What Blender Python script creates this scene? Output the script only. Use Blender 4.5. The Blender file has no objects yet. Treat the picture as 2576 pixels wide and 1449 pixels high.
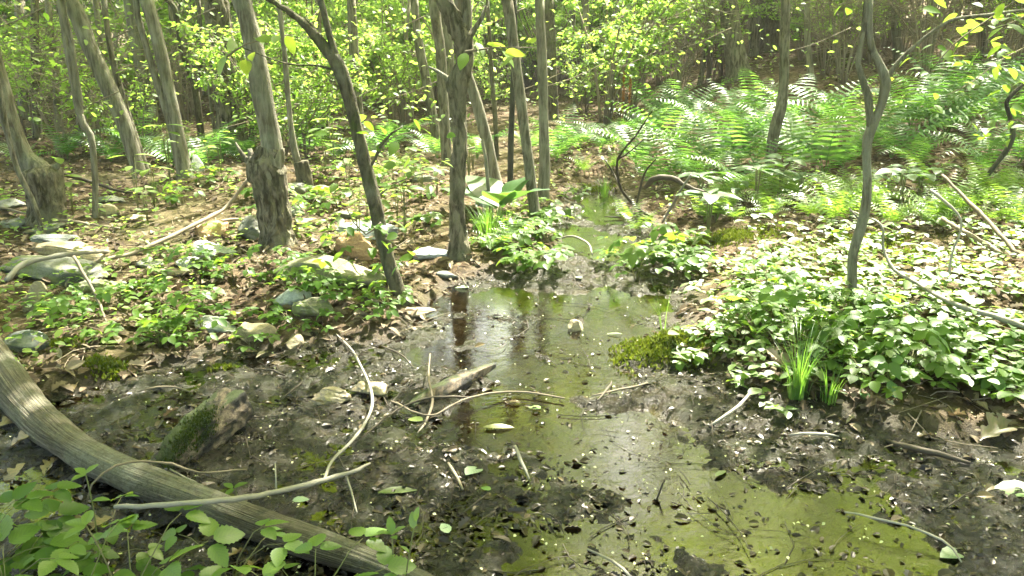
import bpy, math, random
import numpy as np
from math import radians, sin, cos, pi, sqrt, atan2
random.seed(11)
GLARE_VEIL = 0.0014  # density of the veil added over the dark background
RS = np.random.RandomState(11)
SC = bpy.context.scene
COL = SC.collection

# ------------------------------------------------------------------ camera
F = 2143.0; PW, PH = 2576.0, 1449.0
CAM = np.array([0.0, 0.0, 1.55]); PITCH = radians(17.2)
cam_d = bpy.data.cameras.new('camera'); cam = bpy.data.objects.new('camera', cam_d); COL.objects.link(cam)
cam_d.sensor_width = 36; cam_d.lens = 36 * F / PW; cam_d.clip_start = 0.05; cam_d.clip_end = 400
cam.location = CAM; cam.rotation_euler = (pi / 2 - PITCH, 0, 0)
SC.camera = cam
# ------------------------------------------------------------------ world, sun, exposure
AZ, EL = radians(28), radians(57)
SUN = np.array([sin(AZ) * cos(EL), cos(AZ) * cos(EL), sin(EL)])
w = bpy.data.worlds.new('World'); SC.world = w; w.use_nodes = True
wn = w.node_tree.nodes; bg = wn['Background']
sky = wn.new('ShaderNodeTexSky'); sky.sky_type = 'NISHITA'; sky.sun_disc = False
sky.sun_elevation = EL; sky.sun_rotation = AZ; sky.air_density = 1.0; sky.dust_density = 4.0; sky.ozone_density = 1.0
tint = wn.new('ShaderNodeMix'); tint.data_type = 'RGBA'; tint.blend_type = 'MULTIPLY'; tint.inputs[0].default_value = 1; tint.inputs[7].default_value = (1.06, 1.0, .80, 1)   # warm camera white balance
w.node_tree.links.new(sky.outputs[0], tint.inputs[6]); w.node_tree.links.new(tint.outputs[2], bg.inputs[0]); bg.inputs[1].default_value = 0.125
sl = bpy.data.lights.new('sun', 'SUN'); sl.energy = 5.0; sl.angle = radians(0.53); sl.color = (1.0, 0.94, 0.80)
so = bpy.data.objects.new('sun', sl); COL.objects.link(so)
from mathutils import Vector, Matrix
so.rotation_euler = Vector(SUN).to_track_quat('Z', 'Y').to_euler()
SC.view_settings.view_transform = 'Standard'; SC.view_settings.look = 'None'
SC.view_settings.exposure = 3.0; SC.view_settings.gamma = 1.0
SC.view_settings.use_curve_mapping = False
cy = SC.cycles
cy.use_denoising = True
cy.max_bounces = 9; cy.diffuse_bounces = 6; cy.glossy_bounces = 3; cy.transmission_bounces = 4
cy.transparent_max_bounces = 8; cy.caustics_reflective = False; cy.caustics_refractive = False
cy.sample_clamp_indirect = 6.0
cy.use_adaptive_sampling = True; cy.adaptive_threshold = 0.02

# ------------------------------------------------------------------ numpy noise
def _h(ix, iy, iz):
    n = (ix.astype(np.uint32) * np.uint32(374761393) + iy.astype(np.uint32) * np.uint32(668265263) + iz.astype(np.uint32) * np.uint32(2147483647 & 1274126177))
    n = (n ^ (n >> np.uint32(13))) * np.uint32(1274126177)
    n = n ^ (n >> np.uint32(16))
    return (n & np.uint32(0xffffff)).astype(np.float64) / 16777215.0 * 2 - 1
def noise(x, y, z=None):
    x = np.asarray(x, float); y = np.asarray(y, float)
    z = np.zeros_like(x) if z is None else np.asarray(z, float) + np.zeros_like(x)
    fx, fy, fz = np.floor(x), np.floor(y), np.floor(z)
    ux, uy, uz = x - fx, y - fy, z - fz
    ix, iy, iz = fx.astype(np.int64), fy.astype(np.int64), fz.astype(np.int64)
    ux, uy, uz = [u * u * (3 - 2 * u) for u in (ux, uy, uz)]
    r = 0
    for a in (0, 1):
        for b in (0, 1):
            for c in (0, 1):
                wgt = (ux if a else 1 - ux) * (uy if b else 1 - uy) * (uz if c else 1 - uz)
                r = r + wgt * _h(ix + a, iy + b, iz + c)
    return r
def fbm(x, y, z=None, o=4):
    r = 0; a = 1.0; s = 1.0
    for i in range(o):
        r = r + a * noise(np.asarray(x) * s + 17.3 * i, np.asarray(y) * s + 5.1 * i, None if z is None else np.asarray(z) * s)
        a *= .5; s *= 2.03
    return r
def sstep(a, b, x):
    t = np.clip((np.asarray(x, float) - a) / (b - a), 0, 1); return t * t * (3 - 2 * t)

# ------------------------------------------------------------------ picture point -> place
def ray(px, py):
    a = (px - PW / 2) / F; b = (PH / 2 - py) / F
    return np.array([a, cos(PITCH) + b * sin(PITCH), -sin(PITCH) + b * cos(PITCH)])
def atz(px, py, z=0.0):
    d = ray(px, py); t = (z - CAM[2]) / d[2]; return CAM + d * t
def aty(px, py, Y):
    d = ray(px, py); return CAM + d * (Y / d[1])
def scr(p):
    v = np.asarray(p, float) - CAM
    zc = v[1] * cos(PITCH) - v[2] * sin(PITCH); uc = v[1] * sin(PITCH) + v[2] * cos(PITCH)
    if zc < 0.05: return (v[0] * 1e4, 9e4)
    return (PW / 2 + F * v[0] / zc, PH / 2 - F * uc / zc)
def depth(p): v = np.asarray(p, float) - CAM; return v[1] * cos(PITCH) - v[2] * sin(PITCH)
def polyxy(pts): return np.array([atz(*p)[:2] for p in pts])
MUD = polyxy([(1400,560),(1425,630),(1370,680),(1280,692),(1150,725),(1085,765),(1045,805),(960,865),(800,872),(620,890),(450,930),(260,965),
  (100,1010),(-50,1070),(-500,1200),(-700,2200),(1200,2600),(3400,2200),(3300,1250),(2760,1170),(2576,1140),(2300,1100),(2150,1075),(1970,1035),(1850,980),(1760,940),
  (1620,905),(1675,835),(1695,765),(1670,705),(1640,640),(1610,585),(1580,545),(1545,500),(1520,482),(1470,484),(1440,520)])
CHAN = []
for pts, r, dep in [([(1500,505),(1515,540),(1530,560)], .16, .05), ([(1430,600),(1490,608),(1545,628)], .34, .06),
   ([(1130,765),(1300,762),(1500,755),(1590,765)], .27, .05), ([(1180,835),(1330,850),(1480,870),(1560,845)], .28, .05),
   ([(1240,900),(1380,960),(1480,950)], .24, .05), ([(1080,895),(1150,905)], .15, .035),
   ([(1215,1000),(1225,1090)], .14, .06), ([(1300,1010),(1400,1080),(1560,1090)], .25, .05),
   ([(1560,1090),(1640,1160),(1760,1240),(1960,1300),(2170,1340)], .21, .036), ([(1560,1200),(1750,1320),(1900,1370)], .18, .03),
   ([(1390,1430),(1480,1370),(1570,1390)], .15, .03), ([(2260,1370),(2330,1400)], .10, .035), ([(1960,1420),(2180,1430)], .12, .03)]:
    CHAN.append((np.array([atz(*p)[:2] for p in pts]), r, dep))
def segdist(P, a, b):
    ab = b - a; t = np.clip(((P - a) @ ab) / (ab @ ab + 1e-12), 0, 1)
    return np.hypot(*(P - a - t[:, None] * ab).T)
def polysd(P, poly):
    d = np.full(len(P), 1e9); inside = np.zeros(len(P), bool)
    for i in range(len(poly)):
        a = poly[i]; b = poly[(i + 1) % len(poly)]
        d = np.minimum(d, segdist(P, a, b))
        c = ((a[1] > P[:, 1]) != (b[1] > P[:, 1]))
        xi = (b[0] - a[0]) * (P[:, 1] - a[1]) / (b[1] - a[1] + 1e-12) + a[0]
        inside ^= c & (P[:, 0] < xi)
    return np.where(inside, -d, d)
MOUNDS = [(1400,700,.35,.035),(1330,650,.3,.04),(1640,880,.22,.05),(1750,1000,.4,.03),(1470,450,.5,.06),(2080,980,.45,.05),(1350,900,.12,.02),(1290,960,.1,.012),(1240,840,.2,.02)]
MOUNDS = [(atz(a, b)[:2], r, h) for a, b, r, h in MOUNDS]
def ground(x, y, micro=True, full=False):
    x = np.atleast_1d(np.asarray(x, float)); y = np.atleast_1d(np.asarray(y, float))
    P = np.stack([x, y], 1); sd = polysd(P, MUD) + .07 * noise(x * 3.1, y * 3.1) + .04 * noise(x * 8, y * 8)
    r = np.hypot(x, y)
    z = .006 + .035 * sstep(0, .14, sd) + .13 * sstep(.0, 1.1, sd) + .05 * sstep(1, 4, sd) * (1 + noise(x * .5, y * .5))
    z += .09 * np.clip(r - 6.5, 0, 14) * sstep(1.2, 4.5, x) * sstep(5.5, 9, y)
    z += .012 * np.clip(r - 12, 0, 60) + .04 * noise(x * .9 + 7, y * .9) * sstep(.3, 1.5, sd)
    out = sstep(-.05, .15, sd)
    ch = np.zeros_like(x)
    for pts, rr, dep in CHAN:
        d = np.full(len(x), 1e9)
        for i in range(len(pts) - 1): d = np.minimum(d, segdist(P, pts[i], pts[i + 1]))
        d = d + rr * .35 * noise(x * 5, y * 5 + 3) + rr * .2 * noise(x * 14, y * 14)
        ch = np.maximum(ch, dep * sstep(1.15, .35, d / rr))
    z -= ch * (1 - out)
    for c, rr, h in MOUNDS: z += h * np.exp(-((x - c[0]) ** 2 + (y - c[1]) ** 2) / (rr * rr))
    if micro:
        nr = sstep(30, 8, r)
        mud = .014 * noise(x * 4.2, y * 4.2 + 9) + .0115 * noise(x * 11, y * 11) + .011 * noise(x * 27, y * 27) + .006 * noise(x * 61, y * 61)
        lit = .020 * noise(x * 3, y * 3) + .012 * noise(x * 9, y * 9) + .008 * noise(x * 23, y * 23)
        z += nr * (mud * (1 - out) + lit * out)
    if full: return z, sd, ch
    return z
def gz(x, y): return float(ground(x, y)[0])
def ong(px, py):
    z = 0.0
    for _ in range(12):
        p = atz(px, py, z) if py > 90 + 400 * z * 0 else aty(px, py, 20)
        if p[1] <= 0 or p[1] > 60: p = aty(px, py, 30)
        z = .5 * z + .5 * float(ground(p[0], p[1], False)[0])
    z = gz(p[0], p[1]); return np.array([p[0], p[1], z])
def gnear(px, py):      # ground hit by marching along the ray
    d = ray(px, py); d = d / np.linalg.norm(d)
    t = np.arange(1.0, 60, .05); P = CAM + t[:, None] * d
    g = ground(P[:, 0], P[:, 1], False); k = np.argmax(P[:, 2] < g)
    if P[k, 2] >= g[k]: k = len(t) // 3
    return np.array([P[k, 0], P[k, 1], gz(P[k, 0], P[k, 1])])

# ------------------------------------------------------------------ node helper
class M:
    def __init__(s, name):
        s.m = bpy.data.materials.new(name); s.m.use_nodes = True; s.t = s.m.node_tree; s.t.nodes.clear()
        s.out = s.t.nodes.new('ShaderNodeOutputMaterial')
    def n(s, typ, ins=None, **kw):
        nd = s.t.nodes.new('ShaderNode' + typ)
        for k, v in kw.items(): setattr(nd, k, v)
        for k, v in (ins or {}).items(): s.set(nd.inputs[k], v)
        return nd
    def set(s, sock, v):
        if isinstance(v, tuple) and len(v) == 2 and hasattr(v[0], 'outputs'): s.t.links.new(v[0].outputs[v[1]], sock)
        elif hasattr(v, 'outputs'): s.t.links.new(v.outputs[0], sock)
        elif isinstance(v, (tuple, list)) and len(v) == 3 and sock.type == 'RGBA': sock.default_value = (*v, 1)
        else: sock.default_value = v
    def mix(s, f, a, b, mode='MIX'):
        nd = s.t.nodes.new('ShaderNodeMix'); nd.data_type = 'RGBA'; nd.blend_type = mode
        s.set(nd.inputs[0], f); s.set(nd.inputs[6], a); s.set(nd.inputs[7], b); return (nd, 2)
    def math(s, op, a, b=None, c=None):
        nd = s.t.nodes.new('ShaderNodeMath'); nd.operation = op; s.set(nd.inputs[0], a)
        if b is not None: s.set(nd.inputs[1], b)
        if c is not None: s.set(nd.inputs[2], c)
        return (nd, 0)
    def ramp(s, f, *stops):
        nd = s.t.nodes.new('ShaderNodeValToRGB'); s.set(nd.inputs[0], f); e = nd.color_ramp.elements
        while len(e) < len(stops): e.new(.5)
        for i, (p, c) in enumerate(stops):
            e[i].position = p; e[i].color = (*c, 1) if isinstance(c, (tuple, list)) else (c, c, c, 1)
        return (nd, 0)
    def noise(s, vec, scale, detail=4, rough=.6, dist=0):
        i = {'Scale': scale, 'Detail': detail, 'Roughness': rough, 'Distortion': dist}
        if vec is not None: i['Vector'] = vec
        return (s.n('TexNoise', i), 0)
    def obj(s, scale=(1, 1, 1)):
        tc = s.n('TexCoord'); return s.n('Mapping', {'Vector': (tc, 'Object'), 'Scale': Vector(scale)})
    def attr(s, name): return (s.n('Attribute', attribute_name=name), 'Fac')
    def rnd(s): # per object random
        return (s.n('ObjectInfo'), 'Random')
    def bump(s, h, strength=.5, dist=.01, normal=None):
        i = {'Height': h, 'Strength': strength, 'Distance': dist}
        if normal is not None: i['Normal'] = normal
        return s.n('Bump', i)
    def fin(s, surf): s.set(s.out.inputs['Surface'], surf); return s.m

def mat_leaf(name, c1, c2, t1, t2, trans=.5, rough=.45, gloss=.06, veins=True, c3=None):
    m = M(name); r = m.math('FRACT', m.math('ADD', m.attr('rnd'), m.rnd()))
    base = m.mix(r, c1, c2); tr = m.mix(r, t1, t2)
    if veins:
        uv = m.n('UVMap'); sp = m.n('SeparateXYZ', {0: uv})
        u = m.math('ABSOLUTE', m.math('SUBTRACT', (sp, 0), .5))
        mid = m.math('LESS_THAN', u, .018)
        w2 = m.math('FRACT', m.math('MULTIPLY', m.math('ADD', (sp, 1), m.math('MULTIPLY', u, -.7)), 7.0))
        side = m.math('MULTIPLY', m.math('LESS_THAN', w2, .10), .5)
        v = m.math('MAXIMUM', mid, side); wv = m.math('SINE', m.math('MULTIPLY', m.math('ADD', (sp, 1), m.math('MULTIPLY', u, -.7)), 44.0)); base = m.mix(m.math('MULTIPLY_ADD', wv, .22, .22), base, (.02, .06, .008))
        base = m.mix(m.math('MULTIPLY', v, .35), base, (.20, .28, .10)); tr = m.mix(m.math('MULTIPLY', v, .45), tr, (.10, .20, .02))
        nz = m.noise(m.obj(), 60, 2); base = m.mix(m.math('MULTIPLY', nz, .35), base, c1)
    d = m.n('BsdfDiffuse', {'Color': base, 'Roughness': .5}); t = m.n('BsdfTranslucent', {'Color': tr})
    mx = m.n('MixShader', {0: trans, 1: d, 2: t})
    g = m.n('BsdfGlossy', {'Color': (.9, .95, .9), 'Roughness': rough})
    lw = m.n('LayerWeight', {'Blend': .35})
    f = m.math('ADD', m.math('MULTIPLY', (lw, 'Fresnel'), .10), gloss)
    return m.fin(m.n('MixShader', {0: f, 1: mx, 2: g}))

def mat_bark(name, dark, lite, zs=.22, sc=38, rough=.9, bump=.6, moss=0.0, lichen=.25, smoothbark=False):
    m = M(name); o = m.obj((1, 1, zs)); o2 = m.obj()
    n1 = m.noise(o, sc, 6, .65, .6); n2 = m.noise(o2, 5, 4, .6); n3 = m.noise(o2, 120, 3, .6)
    col = m.mix(m.ramp(n1, (.40, 0.0), (.58, 1.0)), dark, lite)
    col = m.mix(m.math('MULTIPLY', m.ramp(n2, (.48, 0.0), (.68, 1.0)), lichen), col, (.30, .34, .24))
    gd = m.noise(o2, 2.2, 4, .7)
    col = m.mix(m.math('MULTIPLY', m.ramp(gd, (.42, 0.), (.62, 1.)), .45), col, (.085, .088, .045))
    if moss: col = m.mix(m.math('MULTIPLY', m.ramp(m.noise(o2, 3.2, 5, .7), (.62 - moss * .3, 0.), (.72 - moss * .3, 1.)), .9), col, (.055, .085, .012))
    col = m.mix(m.math('MULTIPLY', n3, .3), col, dark)
    h = m.math('ADD', n1, m.math('MULTIPLY', n3, .3))
    b = m.bump(h, min(1, bump * 1.5), .022)
    p = m.n('BsdfPrincipled', {'Base Color': col, 'Roughness': rough, 'Specular IOR Level': .25, 'Normal': b})
    return m.fin(p)

def mat_rock(name, a, b, moss=.2, wet=.0):
    m = M(name); o = m.obj(); r = m.rnd()
    n1 = m.noise(o, 6, 6, .65); n2 = m.noise(m.obj((1, 1, 5)), 9, 5, .6, .5); n3 = m.noise(o, 90, 4, .7)
    col = m.mix(m.ramp(n1, (.35, 0.), (.68, 1.)), a, b)
    col = m.mix(m.math('MULTIPLY', m.ramp(n2, (.45, 0.), (.6, 1.)), .5), col, tuple(x * .55 for x in a))
    col = m.mix(m.math('MULTIPLY', m.ramp(n3, (.35, 0.), (.7, 1.)), .5), col, tuple(min(.5, x * 1.5) for x in b))
    col = m.mix(m.math('MULTIPLY', m.ramp(m.noise(o, 4, 6, .7, 1.), (.64 - moss * .25, 0.), (.72 - moss * .25, 1.)), .75), col, (.09, .11, .03))
    bp = m.bump(m.math('ADD', n2, m.math('MULTIPLY', n3, .5)), .6, .01)
    return m.fin(m.n('BsdfPrincipled', {'Base Color': col, 'Roughness': .85 - wet * .5, 'Normal': bp}))

def mat_simple(name, c1, c2, sc=30, rough=.8, bump=.3, spec=.3):
    m = M(name); o = m.obj(); n1 = m.noise(o, sc, 5, .6)
    r = m.math('FRACT', m.math('ADD', m.attr('rnd'), m.rnd()))
    col = m.mix(m.math('ADD', m.math('MULTIPLY', n1, .5), m.math('MULTIPLY', r, .5)), c1, c2)
    return m.fin(m.n('BsdfPrincipled', {'Base Color': col, 'Roughness': rough, 'Specular IOR Level': spec, 'Normal': m.bump(n1, bump, .004)}))

def mat_litter(name, wet):
    m = M(name); r = m.attr('rnd')
    if wet: col = m.ramp(r, (0., (.008, .006, .004)), (.5, (.024, .018, .010)), (.8, (.040, .029, .015)), (.95, (.065, .047, .025)), (1., (.11, .085, .04)))
    else: col = m.ramp(r, (0., (.045, .034, .021)), (.3, (.095, .070, .042)), (.6, (.165, .128, .082)), (.85, (.24, .195, .135)), (1., (.33, .285, .21)))
    n1 = m.noise(m.obj(), 55, 4, .6)
    col = m.mix(m.math('MULTIPLY', n1, .5), col, (.05, .035, .02) if not wet else (.012, .011, .009))
    d = m.n('BsdfPrincipled', {'Base Color': col, 'Roughness': .33 if wet else .8, 'Specular IOR Level': .28, 'Normal': m.bump(n1, .4, .004)})
    if wet: return m.fin(d)
    t = m.n('BsdfTranslucent', {'Color': col}); return m.fin(m.n('MixShader', {0: .2, 1: d, 2: t}))

def mat_ground():
    m = M('forest_soil'); tc = m.n('TexCoord'); o = (tc, 'Object')
    mud = m.attr('mud')
    n1 = m.noise(o, 7, 6, .65); n2 = m.noise(o, 40, 6, .7, .8); n3 = m.noise(o, 160, 4, .6)
    vo = m.n('TexVoronoi', {'Vector': m.mix(.12, o, (m.n('TexNoise', {'Vector': o, 'Scale': 9}), 1)), 'Scale': 24}); vo.feature = 'F1'
    vc = (vo, 'Color'); sp = m.n('SeparateColor', {0: vc})
    dirt = m.ramp((sp, 0), (0., (.032, .023, .013)), (.4, (.080, .056, .033)), (.75, (.145, .108, .068)), (1., (.23, .18, .12)))
    dirt = m.mix(m.math('MULTIPLY', n2, .7), dirt, (.045, .03, .018))
    grn = m.math('MULTIPLY', m.ramp(m.noise(o, 1.1, 4, .6), (.42, 0.), (.6, 1.)), .35); dirt = m.mix(grn, dirt, (.06, .075, .02))
    mc = m.ramp(n2, (.34, (.004, .004, .003)), (.5, (.014, .0125, .007)), (.68, (.038, .033, .019)))
    mc = m.mix(m.math('MULTIPLY', m.ramp(n1, (.5, 0.), (.7, 1.)), .5), mc, (.034, .021, .011))
    mc = m.mix(m.math('MULTIPLY', m.ramp(m.noise(o, 3.2, 3, .6), (.45, 0.), (.62, 1.)), .5), mc, (.026, .031, .013))
    bed = m.attr('bed')
    mc = m.mix(bed, mc, m.mix(m.ramp(n1, (.4, 0.), (.6, 1.)), (.034, .018, .006), (.055, .048, .012)))
    col = m.mix(mud, dirt, mc)
    h = m.math('ADD', m.math('ADD', n2, m.math('MULTIPLY', n3, .5)), m.math('MULTIPLY', (vo, 'Distance'), -.5))
    rg = m.ramp(m.noise(o, 13, 4, .6), (.35, .09), (.65, .42))
    rough = m.mix(mud, (.95,) * 3, rg); rb = m.n('RGBToBW', {0: rough})
    sp2 = m.math('ADD', .12, m.math('MULTIPLY', mud, .25))
    return m.fin(m.n('BsdfPrincipled', {'Base Color': col, 'Roughness': rb, 'Specular IOR Level': sp2, 'Normal': m.bump(h, 1.0, .018)}))

def mat_water():
    m = M('brook_water'); tc = m.n('TexCoord'); o = (tc, 'Object')
    mp = m.n('Mapping', {'Vector': o, 'Scale': Vector((1, 1.6, 1)), 'Rotation': Vector((0, 0, .5))})
    n1 = m.noise(mp, 9, 3, .55, .6); n2 = m.noise(mp, 34, 3, .6, .9)
    n3 = m.noise(mp, 75, 3, .65, .6); ms = m.ramp(m.noise(o, 1.3, 2), (.45, .1), (.6, 1.)); h = m.math('ADD', m.math('ADD', n1, m.math('MULTIPLY', n2, .34)), m.math('MULTIPLY', m.math('MULTIPLY', n3, ms), .6))
    b = m.bump(h, .085, .018)
    gl = m.n('BsdfGlossy', {'Color': (1, 1, 1), 'Roughness': .025, 'Normal': b})
    dep = m.noise(o, 2, 2)
    tr = m.n('BsdfTransparent', {'Color': m.mix(dep, (.38, .30, .14), (.30, .24, .10))})
    fr = m.n('Fresnel', {'IOR': 1.45, 'Normal': b})
    return m.fin(m.n('MixShader', {0: m.math('MINIMUM', m.math('MULTIPLY', fr, 1.5), 1.0), 1: tr, 2: gl}))

def mat_log():
    m = M('weathered_wood'); uv = m.n('UVMap'); mp = m.n('Mapping', {'Vector': uv, 'Scale': Vector((10, 1.0, 1))})
    n1 = m.noise(mp, 3.2, 7, .72, .5); o = m.obj(); n2 = m.noise(o, 4.5, 5, .6); n3 = m.noise(o, 150, 3, .6)
    mp2 = m.n('Mapping', {'Vector': uv, 'Scale': Vector((26, 1.6, 1))}); n4 = m.noise(mp2, 4, 5, .7, .4)
    col = m.ramp(n1, (.34, (.025, .020, .012)), (.46, (.09, .078, .048)), (.56, (.165, .145, .105)), (.70, (.28, .265, .22)))
    col = m.mix(m.math('MULTIPLY', m.ramp(n4, (.35, 1.), (.48, 0.)), .5), col, (.035, .03, .018))
    col = m.mix(m.math('MULTIPLY', m.ramp(n2, (.46, 0.), (.6, 1.)), .5), col, (.25, .26, .20))
    col = m.mix(m.math('MULTIPLY', m.ramp(m.noise(o, 9, 6, .75), (.50, 0.), (.60, 1.)), .55), col, (.07, .062, .03))
    col = m.mix(m.math('MULTIPLY', m.ramp(m.noise(m.obj(), 60, 4, .75), (.5, 0.), (.62, 1.)), .5), col, (.05, .042, .028)); h = m.math('ADD', m.math('ADD', n1, m.math('MULTIPLY', n4, .8)), m.math('MULTIPLY', n3, .35))
    return m.fin(m.n('BsdfPrincipled', {'Base Color': col, 'Roughness': .8, 'Specular IOR Level': .3, 'Normal': m.bump(h, .9, .012)}))

def mat_mosswood():
    m = M('mossy_wood'); o = m.obj(); geo = m.n('NewGeometry'); sp = m.n('SeparateXYZ', {0: (geo, 'Normal')})
    n1 = m.noise(m.obj((1, 1, 1)), 9, 5, .7, .4); n2 = m.noise(o, 170, 4, .7); n3 = m.noise(m.obj((14, 3, 14)), 4, 5, .6)
    wood = m.mix(m.ramp(n3, (.4, 0.), (.6, 1.)), (.03, .02, .012), (.20, .15, .10)); dk = m.mix(m.ramp(m.noise(o, 9, 3), (.44, 0.), (.52, 1.)), wood, (.014, .013, .009))
    ms = m.ramp(n2, (.3, (.02, .035, .004)), (.6, (.045, .062, .008)), (.8, (.085, .11, .014)))
    f = m.math('ADD', m.math('MULTIPLY', (sp, 0), -.28), n1)
    col = m.mix(m.ramp(f, (.44, 0.), (.56, 1.)), dk, ms)
    return m.fin(m.n('BsdfPrincipled', {'Base Color': col, 'Roughness': .7, 'Normal': m.bump(m.math('ADD', n2, n3), .8, .012)}))

MT = {}
MT['soil'] = mat_ground(); MT['water'] = mat_water(); MT['log'] = mat_log(); MT['mosswood'] = mat_mosswood()
MT['canopy'] = mat_leaf('canopy_leaf', (.05, .10, .015), (.09, .15, .02), (.40, .60, .012), (.62, .76, .02), .62, .5, .0, False)
MT['under'] = mat_leaf('understory_leaf', (.085, .15, .02), (.15, .22, .035), (.34, .62, .06), (.52, .74, .12), .56, .5, .02, False)
MT['bramble'] = mat_leaf('bramble_leaf', (.040, .10, .014), (.11, .18, .028), (.22, .42, .03), (.34, .52, .05), .38, .42, .015)
MT['bramble_yellow'] = mat_leaf('young_and_sunlit_leaf', (.10, .19, .03), (.15, .23, .03), (.30, .46, .04), (.40, .52, .05), .42, .42, .04)  # young shoots' yellow; on foreground brambles it puts sunlight into the colour
MT['cover'] = mat_leaf('ground_leaf', (.08, .16, .018), (.14, .21, .03), (.22, .42, .03), (.36, .52, .05), .36, .5, .05)
MT['broad'] = mat_leaf('broad_leaf', (.035, .095, .025), (.06, .12, .035), (.14, .32, .04), (.22, .40, .05), .35, .42, .03)
MT['fern'] = mat_leaf('fern_frond', (.045, .12, .03), (.075, .16, .045), (.16, .40, .05), (.26, .48, .06), .42, .5, .015, False)
MT['ladyfern'] = mat_leaf('lady_fern_frond', (.08, .17, .02), (.13, .22, .03), (.24, .44, .04), (.32, .50, .05), .45, .45, .04, False)
MT['grass'] = mat_leaf('grass_blade', (.05, .13, .02), (.09, .19, .03), (.18, .40, .03), (.26, .46, .05), .45, .4, .05, False)
MT['moss'] = mat_leaf('moss', (.07, .10, .006), (.13, .15, .012), (.14, .2, .01), (.2, .24, .02), .25, .8, .0, False)
MT['darkmoss'] = mat_leaf('dark_moss', (.022, .034, .003), (.05, .065, .006), (.05, .08, .005), (.08, .12, .01), .2, .8, .0, False)
MT['petal'] = mat_simple('pale_petal', (.34, .35, .17), (.48, .48, .30), 40, .5, .1)
MT['litter'] = mat_litter('dry_leaf', False); MT['wetlitter'] = mat_litter('sodden_leaf', True)
MT['twig'] = mat_simple('twig_bark', (.10, .08, .055), (.26, .22, .16), 40, .8, .4)
MT['brushtwig'] = mat_simple('brush_bark', (.15, .125, .09), (.31, .27, .20), 30, .9, .3)
MT['darktwig'] = mat_simple('dark_twig_bark', (.025, .02, .015), (.08, .065, .045), 40, .7, .4)
MT['paletwig'] = mat_simple('pale_twig_bark', (.15, .14, .115), (.30, .28, .235), 60, .7, .5)
MT['stem'] = mat_simple('green_stem', (.09, .12, .03), (.14, .12, .06), 30, .6, .1)
MT['bark'] = mat_bark('grey_bark', (.06, .052, .036), (.235, .215, .165), .2, 34, .9, .8)
MT['bark_rough'] = mat_bark('furrowed_bark', (.04, .034, .022), (.21, .185, .135), .28, 26, .95, .9, 0, .2)
MT['bark_smooth'] = mat_bark('smooth_bark', (.085, .075, .055), (.235, .22, .17), .14, 34, .85, .5, 0, .4)
MT['bark_dark'] = mat_bark('dark_sapling_bark', (.035, .030, .020), (.13, .115, .075), .3, 34, .85, .6, .25, .25)
MT['bark_wet'] = mat_bark('black_bark', (.014, .013, .010), (.05, .046, .036), .2, 30, .6, .5, 0, .1)
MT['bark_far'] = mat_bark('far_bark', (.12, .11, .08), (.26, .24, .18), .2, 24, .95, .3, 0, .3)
MT['mosslog'] = mat_bark('mossy_log_bark', (.03, .026, .016), (.11, .09, .055), 1, 14, .95, .6, .9, .1)

# ------------------------------------------------------------------ mesh helper
class B:
    def __init__(s): s.V = []; s.Fc = []; s.U = []; s.R = []; s.n = 0
    def add(s, V, Fa, U=None, r=None):
        V = np.asarray(V, float).reshape(-1, 3); Fa = np.asarray(Fa, np.int64).reshape(-1, 3)
        s.V.append(V); s.Fc.append(Fa + s.n); s.U.append(np.zeros((len(V), 2)) if U is None else np.asarray(U, float))
        s.R.append(np.full(len(V), random.random() if r is None else r) if np.ndim(r) == 0 else r); s.n += len(V); return s
    def inst(s, T, R, P, S=None, rnd=None):
        V, Fa, U = T; k = len(P)
        if k == 0: return s
        W = np.einsum('kij,nj->kni', R, V)
        if S is not None: W = W * np.asarray(S).reshape(k, 1, -1)
        W = W + np.asarray(P)[:, None, :]
        Fa = (np.asarray(Fa)[None] + (np.arange(k) * len(V))[:, None, None]).reshape(-1, 3)
        rnd = RS.rand(k) if rnd is None else rnd
        return s.add(W.reshape(-1, 3), Fa, np.tile(U, (k, 1)), np.repeat(rnd, len(V)))
    def mesh(s, name, mat, smooth=True):
        me = bpy.data.meshes.new(name)
        V = np.concatenate(s.V); Fa = np.concatenate(s.Fc); U = np.concatenate(s.U); R = np.concatenate(s.R)
        me.vertices.add(len(V)); me.vertices.foreach_set('co', V.astype(np.float32).ravel())
        me.loops.add(Fa.size); me.loops.foreach_set('vertex_index', Fa.astype(np.int32).ravel())
        me.polygons.add(len(Fa)); me.polygons.foreach_set('loop_start', np.arange(0, Fa.size, 3, dtype=np.int32))
        me.polygons.foreach_set('use_smooth', np.full(len(Fa), smooth))
        me.update(calc_edges=True)
        uv = me.uv_layers.new(name='UVMap'); uv.data.foreach_set('uv', U[Fa.ravel()].astype(np.float32).ravel())
        a = me.attributes.new('rnd', 'FLOAT', 'POINT'); a.data.foreach_set('value', R.astype(np.float32))
        for mm in (mat if isinstance(mat, (list, tuple)) else [mat]): me.materials.append(mm)
        return me
def link(name, me, parent=None, loc=None, kind=None):
    o = bpy.data.objects.new(name, me); COL.objects.link(o)
    if parent is not None: o.parent = parent
    if loc is not None: o.location = loc
    if kind: o['kind'] = kind
    return o
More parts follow.
